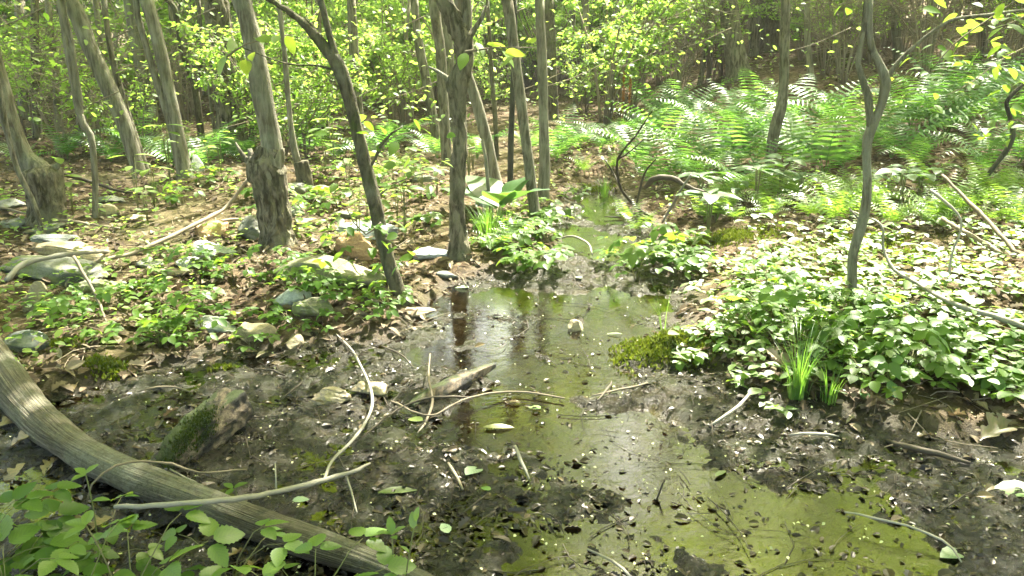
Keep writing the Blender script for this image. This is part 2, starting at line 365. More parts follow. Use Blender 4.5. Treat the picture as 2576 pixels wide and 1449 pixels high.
def rots(yaw, pitch, roll):   # arrays -> k,3,3  (Rz*Rx*Ry)
    yaw, pitch, roll = [np.atleast_1d(np.asarray(a, float)) for a in (yaw, pitch, roll)]
    k = max(len(yaw), len(pitch), len(roll)); yaw, pitch, roll = [np.broadcast_to(a, k) for a in (yaw, pitch, roll)]
    c, s = np.cos(yaw), np.sin(yaw); z = np.zeros(k); o = np.ones(k)
    Rz = np.stack([c, -s, z, s, c, z, z, z, o], 1).reshape(k, 3, 3)
    c, s = np.cos(pitch), np.sin(pitch); Rx = np.stack([o, z, z, z, c, -s, z, s, c], 1).reshape(k, 3, 3)
    c, s = np.cos(roll), np.sin(roll); Ry = np.stack([c, z, s, z, o, z, -s, z, c], 1).reshape(k, 3, 3)
    return Rz @ Rx @ Ry
# leaf template along +Y, unit length, normal +Z
def leaf(n=4, wid=.6, peak=.42, fold=.12, droop=.15, serr=0.0, tip=1.0, lobes=None, wave=0):
    V = []; U = []; Fa = []
    for i in range(n + 1):
        t = i / n; y = t
        w_ = wid / 2 * (sin(pi * min(1, t ** (math.log(.5) / math.log(peak)))) ** .8) if 0 < t < 1 else 0.0
        if serr and 0 < i < n: w_ *= (1 + serr * (1 if i % 2 else -1))
        if lobes: w_ = wid / 2 * lobes[i]
        z = -droop * t * t
        V += [(0, y, z), (-w_, y, z + fold * w_ * 2 + wave * sin(t * 14)), (w_, y, z + fold * w_ * 2 + wave * sin(t * 12 + 1))]
        U += [(.5, t), (0, t), (1, t)]
    for i in range(n):
        a = 3 * i; b = a + 3
        if i == 0: Fa += [(a, b, b + 1), (a, b + 2, b)]
        elif i == n - 1: Fa += [(a, b, a + 1), (a, a + 2, b)]
        else: Fa += [(a, b, b + 1), (a, b + 1, a + 1), (a, a + 2, b + 2), (a, b + 2, b)]
    return np.array(V, float), np.array(Fa), np.array(U, float)
L4 = (np.array([(0, 0, 0), (-.26, .4, .05), (0, 1, -.1), (.26, .4, .05)], float), np.array([(0, 2, 1), (0, 3, 2)]), np.array([(.5, 0), (0, .4), (.5, 1), (1, .4)], float))
def catmull(P, step):
    P = np.asarray(P, float); n = len(P)
    if n == 2:
        k = max(2, int(np.linalg.norm(P[1, :3] - P[0, :3]) / step)); t = np.linspace(0, 1, k + 1)[:, None]; return P[0] * (1 - t) + P[1] * t
    Q = np.vstack([2 * P[0] - P[1], P, 2 * P[-1] - P[-2]]); out = []
    for i in range(1, n):
        p0, p1, p2, p3 = Q[i - 1], Q[i], Q[i + 1], Q[i + 2]
        k = max(1, int(np.linalg.norm(p2[:3] - p1[:3]) / step))
        for t in np.arange(k) / k: out.append(.5 * (2 * p1 + (p2 - p0) * t + (2 * p0 - 5 * p1 + 4 * p2 - p3) * t * t + (3 * p1 - p0 - 3 * p2 + p3) * t ** 3))
    out.append(P[-1]); return np.array(out)
def tube(P4, sides=8, step=.1, disp=None, cap=True, smoothpath=True, oval=1.0):
    """P4: rows x,y,z,r"""
    Q = catmull(P4, step) if smoothpath else np.asarray(P4, float)
    C = Q[:, :3]; R = np.maximum(Q[:, 3], 1e-4); n = len(C)
    T = np.gradient(C, axis=0); T /= np.linalg.norm(T, axis=1)[:, None] + 1e-12
    ref = np.array([1., 0, 0]) if abs(T[0][0]) < .9 else np.array([0, 1., 0])
    X = np.zeros((n, 3)); x = ref - T[0] * (ref @ T[0]); x /= np.linalg.norm(x)
    for i in range(n):
        x = x - T[i] * (x @ T[i]); x /= np.linalg.norm(x) + 1e-12; X[i] = x
    Y = np.cross(T, X); a = np.linspace(0, 2 * pi, sides, endpoint=False)
    D = np.cos(a)[None, :, None] * X[:, None] + np.sin(a)[None, :, None] * Y[:, None] * oval
    s = np.concatenate([[0], np.cumsum(np.linalg.norm(np.diff(C, axis=0), axis=1))])
    rr = np.repeat(R[:, None], sides, 1)
    if disp is not None:
        P0 = C[:, None] + D * rr[..., None]
        rr = rr + disp(P0[..., 0], P0[..., 1], P0[..., 2], np.broadcast_to(a, rr.shape), np.broadcast_to(s[:, None], rr.shape), rr)
    V = (C[:, None] + D * rr[..., None]).reshape(-1, 3)
    U = np.stack([np.broadcast_to(np.abs(a / pi - 1), rr.shape), np.broadcast_to(s[:, None], rr.shape)], -1).reshape(-1, 2)
    i, j = np.meshgrid(np.arange(n - 1), np.arange(sides), indexing='ij'); j2 = (j + 1) % sides
    A, Bb, Cc, Dd = i * sides + j, i * sides + j2, (i + 1) * sides + j2, (i + 1) * sides + j
    Fa = np.concatenate([np.stack([A, Bb, Cc], -1).reshape(-1, 3), np.stack([A, Cc, Dd], -1).reshape(-1, 3)])
    if cap:
        m0 = len(V); V = np.vstack([V, C[0], C[-1]]); U = np.vstack([U, [0, 0], [0, s[-1]]])
        jj = np.arange(sides); e = (n - 1) * sides
        Fa = np.vstack([Fa, np.stack([(jj + 1) % sides, jj, np.full(sides, m0)], 1), np.stack([e + jj, e + (jj + 1) % sides, np.full(sides, m0 + 1)], 1)])
    return V, Fa, U

# ------------------------------------------------------------------ labels
PENDING = []
LAND = [(30,555,'the slab stack at the left edge'),(165,625,'the flat tan rock'),(140,685,'the long layered rock'),(85,745,'the upright leaning stone'),
 (125,500,'the left pollard stump'),(240,500,'the pale forked sapling'),(330,420,'the leaning grey tree'),(465,430,'the twin leaning trunks'),(582,350,'the furrowed oak'),
 (695,560,'the thick pollard'),(530,580,'the orange wedge rock'),(530,630,'the pale lichen rock'),(820,690,'the broad flat boulder'),(885,620,'the orange-brown boulder'),
 (737,750,'the white angular rock'),(545,828,'the pale flat slab'),(640,840,'the small tan rock'),(768,455,'the short cut stump'),(1000,720,'the dark crooked sapling'),
 (1154,580,'the knobbly middle tree'),(1250,530,'the skunk cabbage'),(1340,510,'the slim leaning trunk'),(1368,450,'the straight grey trunk'),(1490,610,'the upper pool'),
 (1470,440,'the sunlit stream bank'),(1932,420,'the bent trunk among ferns'),(2145,720,'the winding pale sapling'),(2000,960,'the grass tuft'),(2400,690,'the sunlit patch'),
 (2450,480,'the black bent stem'),(2060,270,'the mossy fallen log'),(1640,880,'the moss hummock'),(500,1090,'the mossy broken stump'),(300,1190,'the big fallen log'),(600,1255,'the pale stick'),
 (1150,960,'the mossy stick'),(1447,828,'the rock in the pool'),(1190,1205,'the white leaf'),(1560,1120,'the shining riffle'),(1855,150,'the big smooth trunk'),(2390,1420,'the pale floating leaf'),(2520,1100,'the curled oak leaf'),(2300,1130,'the sunken dark limb')]
ORD = ['leftmost','second from the left','third from the left','fourth from the left','fifth from the left','sixth from the left','seventh from the left','eighth from the left','ninth from the left','tenth from the left','eleventh from the left','twelfth from the left']
def tag(o, label, cat, group=None, kind=None):
    o['label'] = label; o['category'] = cat
    if group: o['group'] = group
    if kind: o['kind'] = kind
    return o
def later(o, what, cat, group, p): PENDING.append((o, what, cat, group, np.array(p, float)))
def finish_labels():
    buckets = {}
    for o, what, cat, group, p in PENDING:
        x, y = scr(p); best = min(LAND, key=lambda l: abs(l[0] - x) + 1.6 * abs(l[1] - y) + (1e5 if l[2].split('the ')[1] in what else 0))
        if y > 5e4 or x < -250 or x > PW + 250:
            tag(o, what + (' out of the picture' if y > 5e4 else ' beyond the %s edge of the view' % ('left' if x < PW / 2 else 'right')), cat, group); continue
        dx, dy = x - best[0], y - best[1]
        rel = ('left of ' if dx < 0 else 'right of ') if abs(dx) > 1.1 * abs(dy) else ('behind ' if dy < 0 else 'in front of ')
        buckets.setdefault((what, rel + best[2]), []).append((x, y, o, cat, group))
    for (what, rel), L in buckets.items():
        L.sort(key=lambda t: t[0])
        for i, (x, y, o, cat, group) in enumerate(L):
            lab = what + ' ' + rel
            if len(L) > 1: lab += ', ' + (ORD[i] if i < len(ORD) else ('farther right' if i % 2 else 'rightmost of them'))
            if len(L) == 2: lab = what + ' ' + rel + (', the left one' if i == 0 else ', the right one')
            tag(o, lab, cat, group)
def clone(proto, loc, rz=0, s=1, tilt=(0, 0)):
    c = proto[0].copy(); COL.objects.link(c); c.location = loc; c.rotation_euler = (tilt[0], tilt[1], rz); c.scale = (s, s, s) if not hasattr(s, '__len__') else s
    for ch, subs in proto[1]:
        d = ch.copy(); COL.objects.link(d); d.parent = c
        for g in subs: e = g.copy(); COL.objects.link(e); e.parent = d
    return c
class Proto:     # keeps a first thing and its parts; the first placing moves it, later ones copy it
    def __init__(s, root, parts): s.t = (root, [(p, list(p.children)) for p in parts]); s.used = False
    def put(s, loc, rz=0, sc=1, tilt=(0, 0)):
        if s.used: return clone(s.t, loc, rz, sc, tilt)
        s.used = True; r = s.t[0]; r.location = loc; r.rotation_euler = (tilt[0], tilt[1], rz); r.scale = (sc,) * 3 if not hasattr(sc, '__len__') else sc; return r
def empty(name, loc=(0, 0, 0)):
    o = bpy.data.objects.new(name, None); COL.objects.link(o); o.location = loc; o.empty_display_size = .1; return o

# ================================================================== THE SETTING
def build_ground():
    rad = np.concatenate([[0.02], np.geomspace(.5, 1.6, 14), np.geomspace(1.62, 7.5, 330)[1:], np.geomspace(7.6, 90, 130)])
    a1 = np.linspace(-36, 36, 440); a2 = np.linspace(36, 324, 60)[1:-1]; ang = np.radians(np.concatenate([a1, a2]))
    Rr, Aa = np.meshgrid(rad, ang, indexing='ij'); X = (Rr * np.sin(Aa)).ravel(); Y = (Rr * np.cos(Aa)).ravel()
    z, sd, ch = ground(X, Y, True, True)
    n, m_ = len(rad), len(ang); i, j = np.meshgrid(np.arange(n - 1), np.arange(m_), indexing='ij'); j2 = (j + 1) % m_
    A, Bb, C, D = i * m_ + j, i * m_ + j2, (i + 1) * m_ + j2, (i + 1) * m_ + j
    Fa = np.concatenate([np.stack([A, C, Bb], -1).reshape(-1, 3), np.stack([A, D, C], -1).reshape(-1, 3)])
    b = B(); b.add(np.stack([X, Y, z], 1), Fa, np.stack([X, Y], 1), .5)
    me = b.mesh('forest_floor', MT['soil'])
    at = me.attributes.new('mud', 'FLOAT', 'POINT'); at.data.foreach_set('value', sstep(.22, -.06, sd + .05 * noise(X * 6, Y * 6)).astype(np.float32))
    at = me.attributes.new('bed', 'FLOAT', 'POINT'); at.data.foreach_set('value', sstep(.01, .035, ch).astype(np.float32))
    link('forest_floor', me, kind='structure')
    nx, ny = 2, 2
    b = B(); V = []; x0, x1, y0, y1 = -7, 7, .2, 13
    b.add([(x0, y0, 0), (x1, y0, 0), (x1, y1, 0), (x0, y1, 0)], [(0, 1, 2), (0, 2, 3)], [(0, 0)] * 4, .5)
    link('stream_water', b.mesh('stream_water', MT['water']), kind='structure')
build_ground()

def mesh_at_ground(n, sel):
    """random ground spots in the view fan, denser near; sel(x,y,sd)->keep probability"""
    r = np.sqrt(RS.rand(n) * (13 ** 2 - 1.5 ** 2) + 1.5 ** 2) if False else 1.7 * np.exp(RS.rand(n) * math.log(16 / 1.7))
    a = np.radians(RS.uniform(-36, 36, n)); x = r * np.sin(a); y = r * np.cos(a)
    z, sd, ch = ground(x, y, True, True); k = RS.rand(n) < sel(x, y, sd, ch)
    return x[k], y[k], z[k], sd[k], r[k]

# leaf litter, sodden leaves, petals, twigs, moss : nobody could count them
OAK = leaf(8, .58, .5, .30, .22, 0, 1, [.05, .35, .7, .42, .95, .55, .85, .4, .05])
PLAIN = leaf(4, .5, .45, .22, .25)
def litter():
    b = B()
    x, y, z, sd, r = mesh_at_ground(52000, lambda x, y, sd, ch: sstep(-.08, .12, sd) * (.55 + .45 * noise(x * 1.7, y * 1.7)) * .8)
    n = len(x); s = RS.uniform(.035, .085, n) * np.where(r < 3.5, .9, 1.05)
    R = rots(RS.uniform(0, 2 * pi, n), RS.normal(0, .35, n), RS.normal(0, .45, n))
    P = np.stack([x, y, z + RS.uniform(.002, .022, n)], 1); k = RS.rand(n) < .45
    b.inst(OAK, R[k], P[k], s[k]); b.inst(PLAIN, R[~k], P[~k], s[~k])
    link('leaf_litter', b.mesh('leaf_litter', MT['litter'], False), kind='stuff')['label'] = 'dry brown leaves strewn over the forest floor'
    b = B()
    x, y, z, sd, r = mesh_at_ground(52000, lambda x, y, sd, ch: sstep(.15, -.05, sd) * np.where(ch > .012, .16, .75) * (.6 + .4 * noise(x * 4, y * 4)))
    n = len(x); s = RS.uniform(.010, .036, n) * np.where(RS.rand(n) < .10, 1.9, 1)
    R = rots(RS.uniform(0, 2 * pi, n), RS.normal(0, .22, n), RS.normal(0, .26, n))
    P = np.stack([x, y, np.maximum(z, 0) + RS.uniform(.000, .008, n)], 1); k = RS.rand(n) < .3
    b.inst(OAK, R[k], P[k], s[k]); b.inst(PLAIN, R[~k], P[~k], s[~k])
    link('sodden_leaves', b.mesh('sodden_leaves', MT['wetlitter'], False), kind='stuff')['label'] = 'dark soaked leaf scraps lying in the mud'
    b = B()
    x, y, z, sd, r = mesh_at_ground(5600, lambda x, y, sd, ch: np.where(sd < .3, .34, .10) * sstep(7, 4, np.hypot(x, y)))
    n = len(x); s = RS.uniform(.006, .014, n); R = rots(RS.uniform(0, 2 * pi, n), RS.normal(0, .4, n), RS.normal(0, .4, n))
    P = np.stack([x, y, np.maximum(z, 0) + .008], 1)
    b.inst(leaf(3, .8, .55, .3, .2), R, P, s)
    link('fallen_petals', b.mesh('fallen_petals', MT['petal']), kind='stuff')['label'] = 'small cream petals scattered over the wet mud'
    for name, mat, cnt, sel in (('twig_litter', 'twig', 4200, lambda x, y, sd, ch: sstep(-.05, .2, sd) * .5), ('mud_twigs', 'darktwig', 1100, lambda x, y, sd, ch: sstep(.1, -.1, sd) * .5)):
        b = B(); x, y, z, sd, r = mesh_at_ground(cnt, sel)
        for i in range(len(x)):
            L = random.uniform(.06, .38); a = random.uniform(0, 2 * pi); k = random.uniform(-.25, .25)
            p0 = np.array([x[i], y[i]]); d = np.array([cos(a), sin(a)]); q = np.array([-d[1], d[0]])
            pts = [p0 + d * L * t + q * L * k * sin(pi * t) for t in (0, .33, .66, 1)]
            rr = random.uniform(.001, .0026 if name[0] == 'm' else .0038); zz = np.maximum(ground([p[0] for p in pts], [p[1] for p in pts]), 0) + rr + random.uniform(0, .015)
            V, Fa, U = tube([(*p, h, rr * (1.1 - .5 * t)) for p, h, t in zip(pts, zz, (0, .33, .66, 1))], 3, 1, smoothpath=False, cap=False)
            b.add(V, Fa, U)
        link(name, b.mesh(name, MT[mat]), kind='stuff')['label'] = 'thin broken twigs lying on the ground' if name[0] == 't' else 'thin dark twigs half sunk in mud'
litter()

# ================================================================== ROCKS
def rock_mesh(seed, sx, sy, sz, mat, cuts=9, rough=.05, n=4):
    import bmesh
    bm = bmesh.new(); bmesh.ops.create_icosphere(bm, subdivisions=n, radius=1)
    V = np.array([v.co[:] for v in bm.verts]); Fa = np.array([[v.index for v in f.verts] for f in bm.faces]); bm.free()
    rs = np.random.RandomState(seed)
    for _ in range(cuts):
        nn = rs.normal(size=3); nn /= np.linalg.norm(nn); d = rs.uniform(.55, .85); h = V @ nn - d
        V = V - np.outer(np.clip(h, 0, None) * .985, nn)
    V = V * np.array([1, 1, 1.0]); sh = seed * 3.7
    V = V * (1 + .10 * noise(V[:, 0] * 1.5 + sh, V[:, 1] * 1.5, V[:, 2] * 1.5) + rough * noise(V[:, 0] * 5 + sh, V[:, 1] * 5, V[:, 2] * 9) + rough * .5 * noise(V[:, 0] * 13 + sh, V[:, 1] * 13, V[:, 2] * 22) + .02 * np.sign(noise(V[:, 2] * 6 + sh, V[:, 0] * .8, V[:, 1] * .8)))[:, None]
    b = B(); b.add(V * np.array([sx, sy, sz]), Fa, V[:, :2]); return b.mesh('rock', mat, seed % 3 == 0)
RM = {'grey': mat_rock('grey_rock', (.06, .063, .052), (.15, .157, .13), .6), 'pale': mat_rock('pale_rock', (.17, .185, .165), (.31, .33, .30), .25),
      'tan': mat_rock('tan_rock', (.14, .11, .065), (.27, .23, .15), .35), 'orange': mat_rock('orange_rock', (.22, .12, .055), (.38, .24, .13), .1),
      'green': mat_rock('mossy_rock', (.09, .09, .055), (.18, .175, .12), .75), 'dark': mat_rock('dark_rock', (.05, .06, .055), (.13, .14, .13), .3),
      'wet': mat_rock('wet_rock', (.09, .075, .045), (.18, .15, .09), .2, 1), 'blue': mat_rock('bluegrey_rock', (.12, .135, .14), (.25, .275, .28), .1)}
ROCKS = [ # px,py (centre), width px, height px, mat, yaw, tilt, label
 (35,562,95,26,'grey',.1,.1,'thick grey slab at the left edge, lowest of its stack'),(25,541,80,20,'grey',.3,-.08,'upper grey slab resting on another at the left edge'),
 (165,632,150,38,'tan',.1,.12,'flat tan rock above the long layered rock'),(125,690,300,58,'grey',-.1,.1,'long layered grey rock at the left beside pale branch'),
 (235,672,75,50,'tan',.4,.0,'rounded tan rock at right end of the long layered rock'),(85,752,46,92,'tan',.4,.35,'upright tan stone leaning left above the fallen log'),
 (62,862,110,46,'dark',.0,.1,'dark shadowed rock behind the fallen log at left'),(145,606,120,24,'dark',.2,.1,'dark low slab under the left pollard stump'),
 (110,577,110,22,'grey',.2,-.1,'thin bluish slab at foot of the left pollard stump'),(530,582,118,46,'orange',-.1,-.22,'orange-brown wedge of rock left of the thick pollard'),
 (532,634,112,44,'pale',.2,.18,'pale lichen-grey rock below the orange wedge rock'),(640,582,80,66,'grey',.6,-.5,'grey rock leaning against base of the thick pollard'),
 (822,694,245,74,'green',.05,.03,'broad flat greenish boulder right of the thick pollard'),(886,626,102,72,'orange',.2,.1,'rounded orange-brown boulder behind the broad flat one'),
 (925,590,150,40,'blue',.1,.08,'blue-grey slab just behind the orange-brown boulder'),(737,750,88,50,'pale',.3,-.1,'white-grey angular rock below the broad flat boulder'),
 (785,788,96,56,'green',.2,.2,'green-tinged rock right of the white angular rock'),(545,828,130,32,'pale',-.15,.15,'long pale flat slab on the left bank'),
 (642,842,86,48,'tan',.3,.1,'small tan rock right of the pale flat slab'),(737,868,58,40,'tan',.6,0,'little tan stone nearest the mud on left bank'),
 (745,480,56,30,'grey',.2,0,'grey round rock beside the short cut stump'),(1208,478,58,28,'orange',.1,0,'brown rock behind the skunk cabbage'),
 (1447,834,50,34,'tan',.5,.3,'pale pointed rock standing in the pool'),(832,1005,105,42,'wet',.1,0,'tan stone half sunk in the mud left of mossy stick'),
 (925,992,100,26,'wet',-.05,0,'thin stone half sunk in mud touching the mossy stick'),(1036,790,120,18,'tan',.1,0,'flat stone at foot of the dark crooked sapling'),
 (372,664,60,22,'grey',.1,.1,'small grey rock among brambles left of centre bank'),(480,668,70,26,'pale',.1,.2,'small pale slab below the lichen rock'),
 (265,538,60,34,'tan',.3,0,'tan rock behind the pale forked sapling'),(275,507,80,24,'grey',.3,0,'grey rock farthest back by the pale forked sapling'),
 (870,541,90,18,'grey',.1,.1,'low slab behind the blue-grey slab'),(1075,640,110,30,'blue',.1,.1,'low bluish slab left of the knobbly middle tree'),
 (240,724,100,36,'green',.1,.1,'greenish rock below the long layered rock'),(445,692,90,18,'tan',.2,.1,'flat tan rock half buried in litter at left'),
 (737,535,50,34,'dark',.2,.1,'dark rock right behind the thick pollard'),(775,567,80,20,'tan',.2,.1,'flat tan rock right of the thick pollard'),
 (492,412,44,50,'pale',.5,.2,'sunlit white rock by the twin leaning trunks'),(805,478,60,18,'grey',.1,0,'low grey rock right of the short cut stump'),
 (1060,452,70,16,'grey',.1,0,'low grey rock in the back between the middle trees'),(1610,297,46,30,'pale',.3,.1,'white sunlit rock behind the ferns'),
 (1370,540,46,16,'pale',.3,.1,'small sunlit stone beside the slim leaning trunk'),(700,530,70,26,'grey',.3,.1,'grey rock left behind the thick pollard'),
 (1215,520,40,20,'blue',.3,.1,'small bluish rock behind the grass by skunk cabbage'),(340,545,70,20,'tan',.3,.1,'half buried tan rock in the left litter'),
 (2206,232,40,16,'pale',.2,.1,'white stone on the mossy fallen log'),(1120,700,60,14,'dark',.2,.1,'flat dark stone at the mud edge')]
for i, (px, py, wp, hp, mt, yaw, tilt, lab_) in enumerate(ROCKS):
    p = gnear(px, py + hp * .35); d = depth(p); sx = wp / 2 * d / F; vis = hp * d / F
    sz = max(.025, vis * .5 / .85); sy = min(sx * .8, vis * 1.3) if hp < wp else sx * .8
    me = rock_mesh(i + 3, sx * 1.12, sy, sz * 1.1, RM[mt], 12 if i % 2 else 8, .05, 4 if wp > 60 else 3)
    o = link('rock', me, None, (p[0], p[1] + sy * .4, p[2] + sz * .32 + (.07 if 'upper' in lab_ else 0))); o.rotation_euler = (0, tilt, yaw)
    tag(o, lab_, 'rock', 'rocks on the forest floor')

# ================================================================== TREES
def disp_rough(amp, k=26, kz=7):
    def f(x, y, z, a, s, r):
        n1 = noise(x * k + 3 * noise(x * 7, y * 7, z * 4), y * k, z * kz); n2 = noise(x * k * 2.3, y * k * 2.3, z * kz * 2.2)
        return amp * (.9 - 2.2 * np.abs(n1)) + amp * .5 * n2 + .05 * r * noise(x * 4, y * 4, z * 3)
    return f
def disp_soft(amp):
    return lambda x, y, z, a, s, r: amp * r * (noise(x * 9, y * 9, z * 4) + .5 * noise(x * 30, y * 30, z * 9))
TREES = []   # (root, axis points (k,4), height)
def tree(label, pts, mat, name='tree', extra=(), rough=0.0, sides=20, step=.08, top=9.0, base=None, flare=1.14, group=None, cat='tree', dy=0.0, partname='trunk', nb=0):
    p0 = gnear(pts[0][0], pts[0][1]) if base is None else np.array(base, float)
    Y = p0[1]; root = empty(name, p0)
    P = []
    for i, (px, py, wd) in enumerate(pts):
        q = aty(px, py, Y + dy * i); d = depth(q)
        P.append([*(q - p0), wd / 2 * d / F])
    P[0][:3] = [0, 0, 0]; P = np.array(P)
    f = P[0].copy(); f[2] -= .12; f[3] *= flare * 1.15; g = P[0].copy(); g[3] *= flare; h2 = P[0] + (P[1] - P[0]) * min(.3, .14 / max(.1, np.linalg.norm(P[1, :3] - P[0, :3])))
    P = np.vstack([f, g, h2, P[1:]])
    d = P[-1, :3] - P[-2, :3]; d /= np.linalg.norm(d); cur = P[-1, :3].copy(); r0 = P[-1, 3]; ext = []
    wob = np.array([random.uniform(-.12, .12), random.uniform(-.12, .12), 0])
    while top and cur[2] < top:
        d = d * .8 + (np.array([0, 0, 1.]) + wob) * .2; d /= np.linalg.norm(d); cur = cur + d * 1.0
        ext.append([*cur, r0 * max(.25, 1 - .75 * cur[2] / (top + 1))])
        wob = wob * .6 + np.array([random.uniform(-.15, .15), random.uniform(-.15, .15), 0]) * .6
    nvis = len(P)
    disp = disp_rough(rough) if rough else disp_soft(.055)
    b = B(); V, Fa, U = tube(P, sides, step, disp); b.add(V, Fa, U, .5)
    tr = link(partname, b.mesh(partname, mat), root)
    if ext:
        ex = np.vstack([P[-1:], np.array(ext)]); b = B(); V, Fa, U = tube(ex, 10, .5, disp_soft(.08)); b.add(V, Fa, U, .5)
        link('upper_trunk', b.mesh('upper_trunk', mat), root); P = np.vstack([P, ex[1:]])
    for e in extra:
        nm, q, *om = e; Q = []
        for (px, py, wd) in q:
            v = aty(px, py, Y); Q.append([*(v - p0), wd / 2 * depth(v) / F])
        Q = np.array(Q)
        if top and q[-1][1] <= 2:
            dd = Q[-1, :3] - Q[-2, :3]; dd /= np.linalg.norm(dd); c = Q[-1, :3].copy(); rr = Q[-1, 3]
            for k in range(4):
                dd = dd * .75 + np.array([random.uniform(-.1, .1), random.uniform(-.1, .1), .25]); dd /= np.linalg.norm(dd); c = c + dd; Q = np.vstack([Q, [*c, rr * (.8 - .18 * k)]])
        b = B(); V, Fa, U = tube(Q, 10, .05, disp_soft(.12)); b.add(V, Fa, U, .5); link(nm, b.mesh(nm, om[0] if om else mat), root)
    PP = P.copy(); PP[:, :3] += p0; TREES.append((root, PP, label))
    if label: tag(root, label, cat, group)
    return root, p0, P
G = 'trees standing in the wood'
bk, br, bs, bd, bw, bf = [MT[k] for k in ('bark', 'bark_rough', 'bark_smooth', 'bark_dark', 'bark_wet', 'bark_far')]
# left pollard: rough stump, pale leaning stem growing from its side
tree('pale trunk leaning left out of a rough thick stump at left', [(122,566,92),(118,520,84),(112,475,84),(104,440,92),(102,428,86),(100,418,60)], br, extra=[
   ('leaning_trunk', [(112,448,62),(92,425,58),(62,395,46),(38,340,42),(15,270,44),(-8,190,44),(-25,100,42),(-45,0,40)], bs),
   ('broken_stub', [(98,430,30),(125,436,26),(142,420,16),(152,408,8)], bs), ('broken_stub', [(70,428,24),(58,430,22),(52,436,12)], bs)], rough=.014, sides=84, step=.014, top=0, group=G)
tree('thin bare pole leaning left before the left pollard', [(112,588,12),(80,500,13),(45,430,13),(22,350,13),(5,260,12),(-10,180,12)], bk, group=G, cat='sapling', top=4, name='sapling')
tree('pale forked sapling right of the left pollard', [(240,556,15),(240,480,15),(236,400,15),(228,340,16),(210,312,17),(198,280,18),(188,220,18),(170,120,17),(152,0,17)], bs, name='sapling', cat='sapling', group=G,
   extra=[('branch', [(205,300,12),(200,240,13),(190,180,12),(180,110,12),(166,40,10),(160,0,10)])], top=7)
tree('dark slim trunk behind the pale forked sapling', [(206,368,20),(200,290,20),(182,200,20),(165,90,18),(150,0,17)], bk, group=G)
tree('big grey trunk leaning left, front of a close pair', [(352,442,34),(332,370,36),(308,300,38),(282,240,40),(250,170,38),(222,110,38),(200,50,40),(175,0,40)], bs, sides=28, group=G)
tree('thinner leaning trunk crossing behind the big grey one', [(368,432,20),(345,360,18),(322,290,17),(302,220,16),(285,160,15),(272,90,14),(262,0,14)], bk, group=G)
tree('tall pale trunk with bright sunlit foot', [(392,368,44),(384,330,40),(372,250,38),(358,160,38),(342,80,38),(330,0,38)], bs, sides=24, group=G)
tree('twin leaning trunks fused at the foot among ferns', [(468,448,44),(458,400,36),(446,330,32),(428,240,30),(412,165,30),(392,80,32),(368,0,34)], bs, sides=26, group=G,
   extra=[('second_trunk', [(452,410,26),(438,350,20),(412,260,18),(392,200,18),(372,130,16),(352,60,16),(342,0,16)])])
tree('crooked forked trunk left of the furrowed oak', [(508,352,18),(500,290,18),(494,240,18),(482,190,16),(462,140,16),(450,85,15),(438,20,14),(420,0,12)], bd, group=G,
   extra=[('branch', [(493,235,12),(504,190,12),(503,110,9),(498,40,8),(496,0,8)])], step=.05)
tree('thick oak with deeply furrowed bark', [(586,374,84),(580,300,66),(570,220,60),(560,140,58),(550,60,56),(544,0,56)], br, rough=.018, sides=72, step=.03, group=G)
tree('kinked thin sapling left of the furrowed oak', [(548,372,9),(534,290,9),(524,200,9),(512,140,9),(505,70,9),(500,0,9)], bk, group=G, cat='sapling', name='sapling', top=6)
tree('thin bent stem right of the furrowed oak', [(634,372,14),(632,300,14),(626,235,12),(610,200,10),(590,180,8),(560,150,6)], bk, group=G, cat='sapling', name='sapling', top=0)
# main pollard
tree('thick pollard with cracked stump and smooth upper stem', [(700,618,88),(694,570,78),(686,520,76),(678,470,80),(670,440,90),(670,426,90),(672,412,84),(676,398,72),(681,382,60),(682,370,54)], br, rough=.016, sides=100, step=.012, group=G, extra=[
   ('upper_stem', [(670,470,70),(668,440,86),(672,418,82),(680,398,64),(683,375,57),(680,345,54),(668,280,52),(655,210,50),(640,130,48),(625,60,46),(612,0,44),(600,-50,42)], MT['bark_smooth']),
   ('broken_stub', [(640,430,22),(622,405,16),(604,380,9),(592,358,4)], bk), ('broken_stub', [(645,420,24),(634,400,20),(628,374,12)], bk)], top=0)
tree('short cut stump with thin pole rising from it', [(768,470,40),(764,435,38),(758,405,36)], bd, rough=.01, sides=40, step=.02, group=G, extra=[
   ('pole', [(750,410,20),(740,370,17),(730,300,15),(722,210,13),(715,130,12),(706,50,12),(700,0,12)], bs)], top=0)
tree('dark crooked sapling forking above the pool', [(1012,772,34),(990,700,36),(972,640,34),(950,545,34),(928,450,34),(908,370,32),(885,270,32),(866,205,34),(848,160,34),(825,130,28),(785,82,22),(735,35,18),(672,-4,15),(600,-45,12)], bd, sides=26, step=.03, rough=.004, top=0,
   group=G, extra=[('branch', [(852,165,22),(838,120,18),(824,70,17),(812,20,17),(806,0,17)]), ('twig', [(925,430,10),(940,405,8),(962,360,7),(985,335,5),(1010,320,3)]), ('twig', [(838,130,8),(815,110,8),(800,95,7),(790,70,6),(768,45,3)]),
   ('twig', [(868,185,7),(800,165,5),(720,160,4),(610,120,3)])])
tree('slender trunk behind the dark crooked sapling', [(905,395,26),(902,300,25),(896,200,24),(888,90,24),(884,0,22)], bk, group=G)
tree('leaning slim trunk left of the knobbly middle tree', [(1098,352,24),(1088,290,24),(1072,200,24),(1055,120,23),(1045,40,20),(1042,0,20)], bk, group=G)
tree('grey trunk close behind the knobbly middle tree', [(1126,418,30),(1120,340,26),(1114,230,26),(1108,130,25),(1098,60,26),(1092,0,28)], bk, group=G)
tree('distant pale trunk right behind the knobbly tree', [(1140,330,26),(1134,200,24),(1126,100,24),(1110,0,24)], bs, group=G)
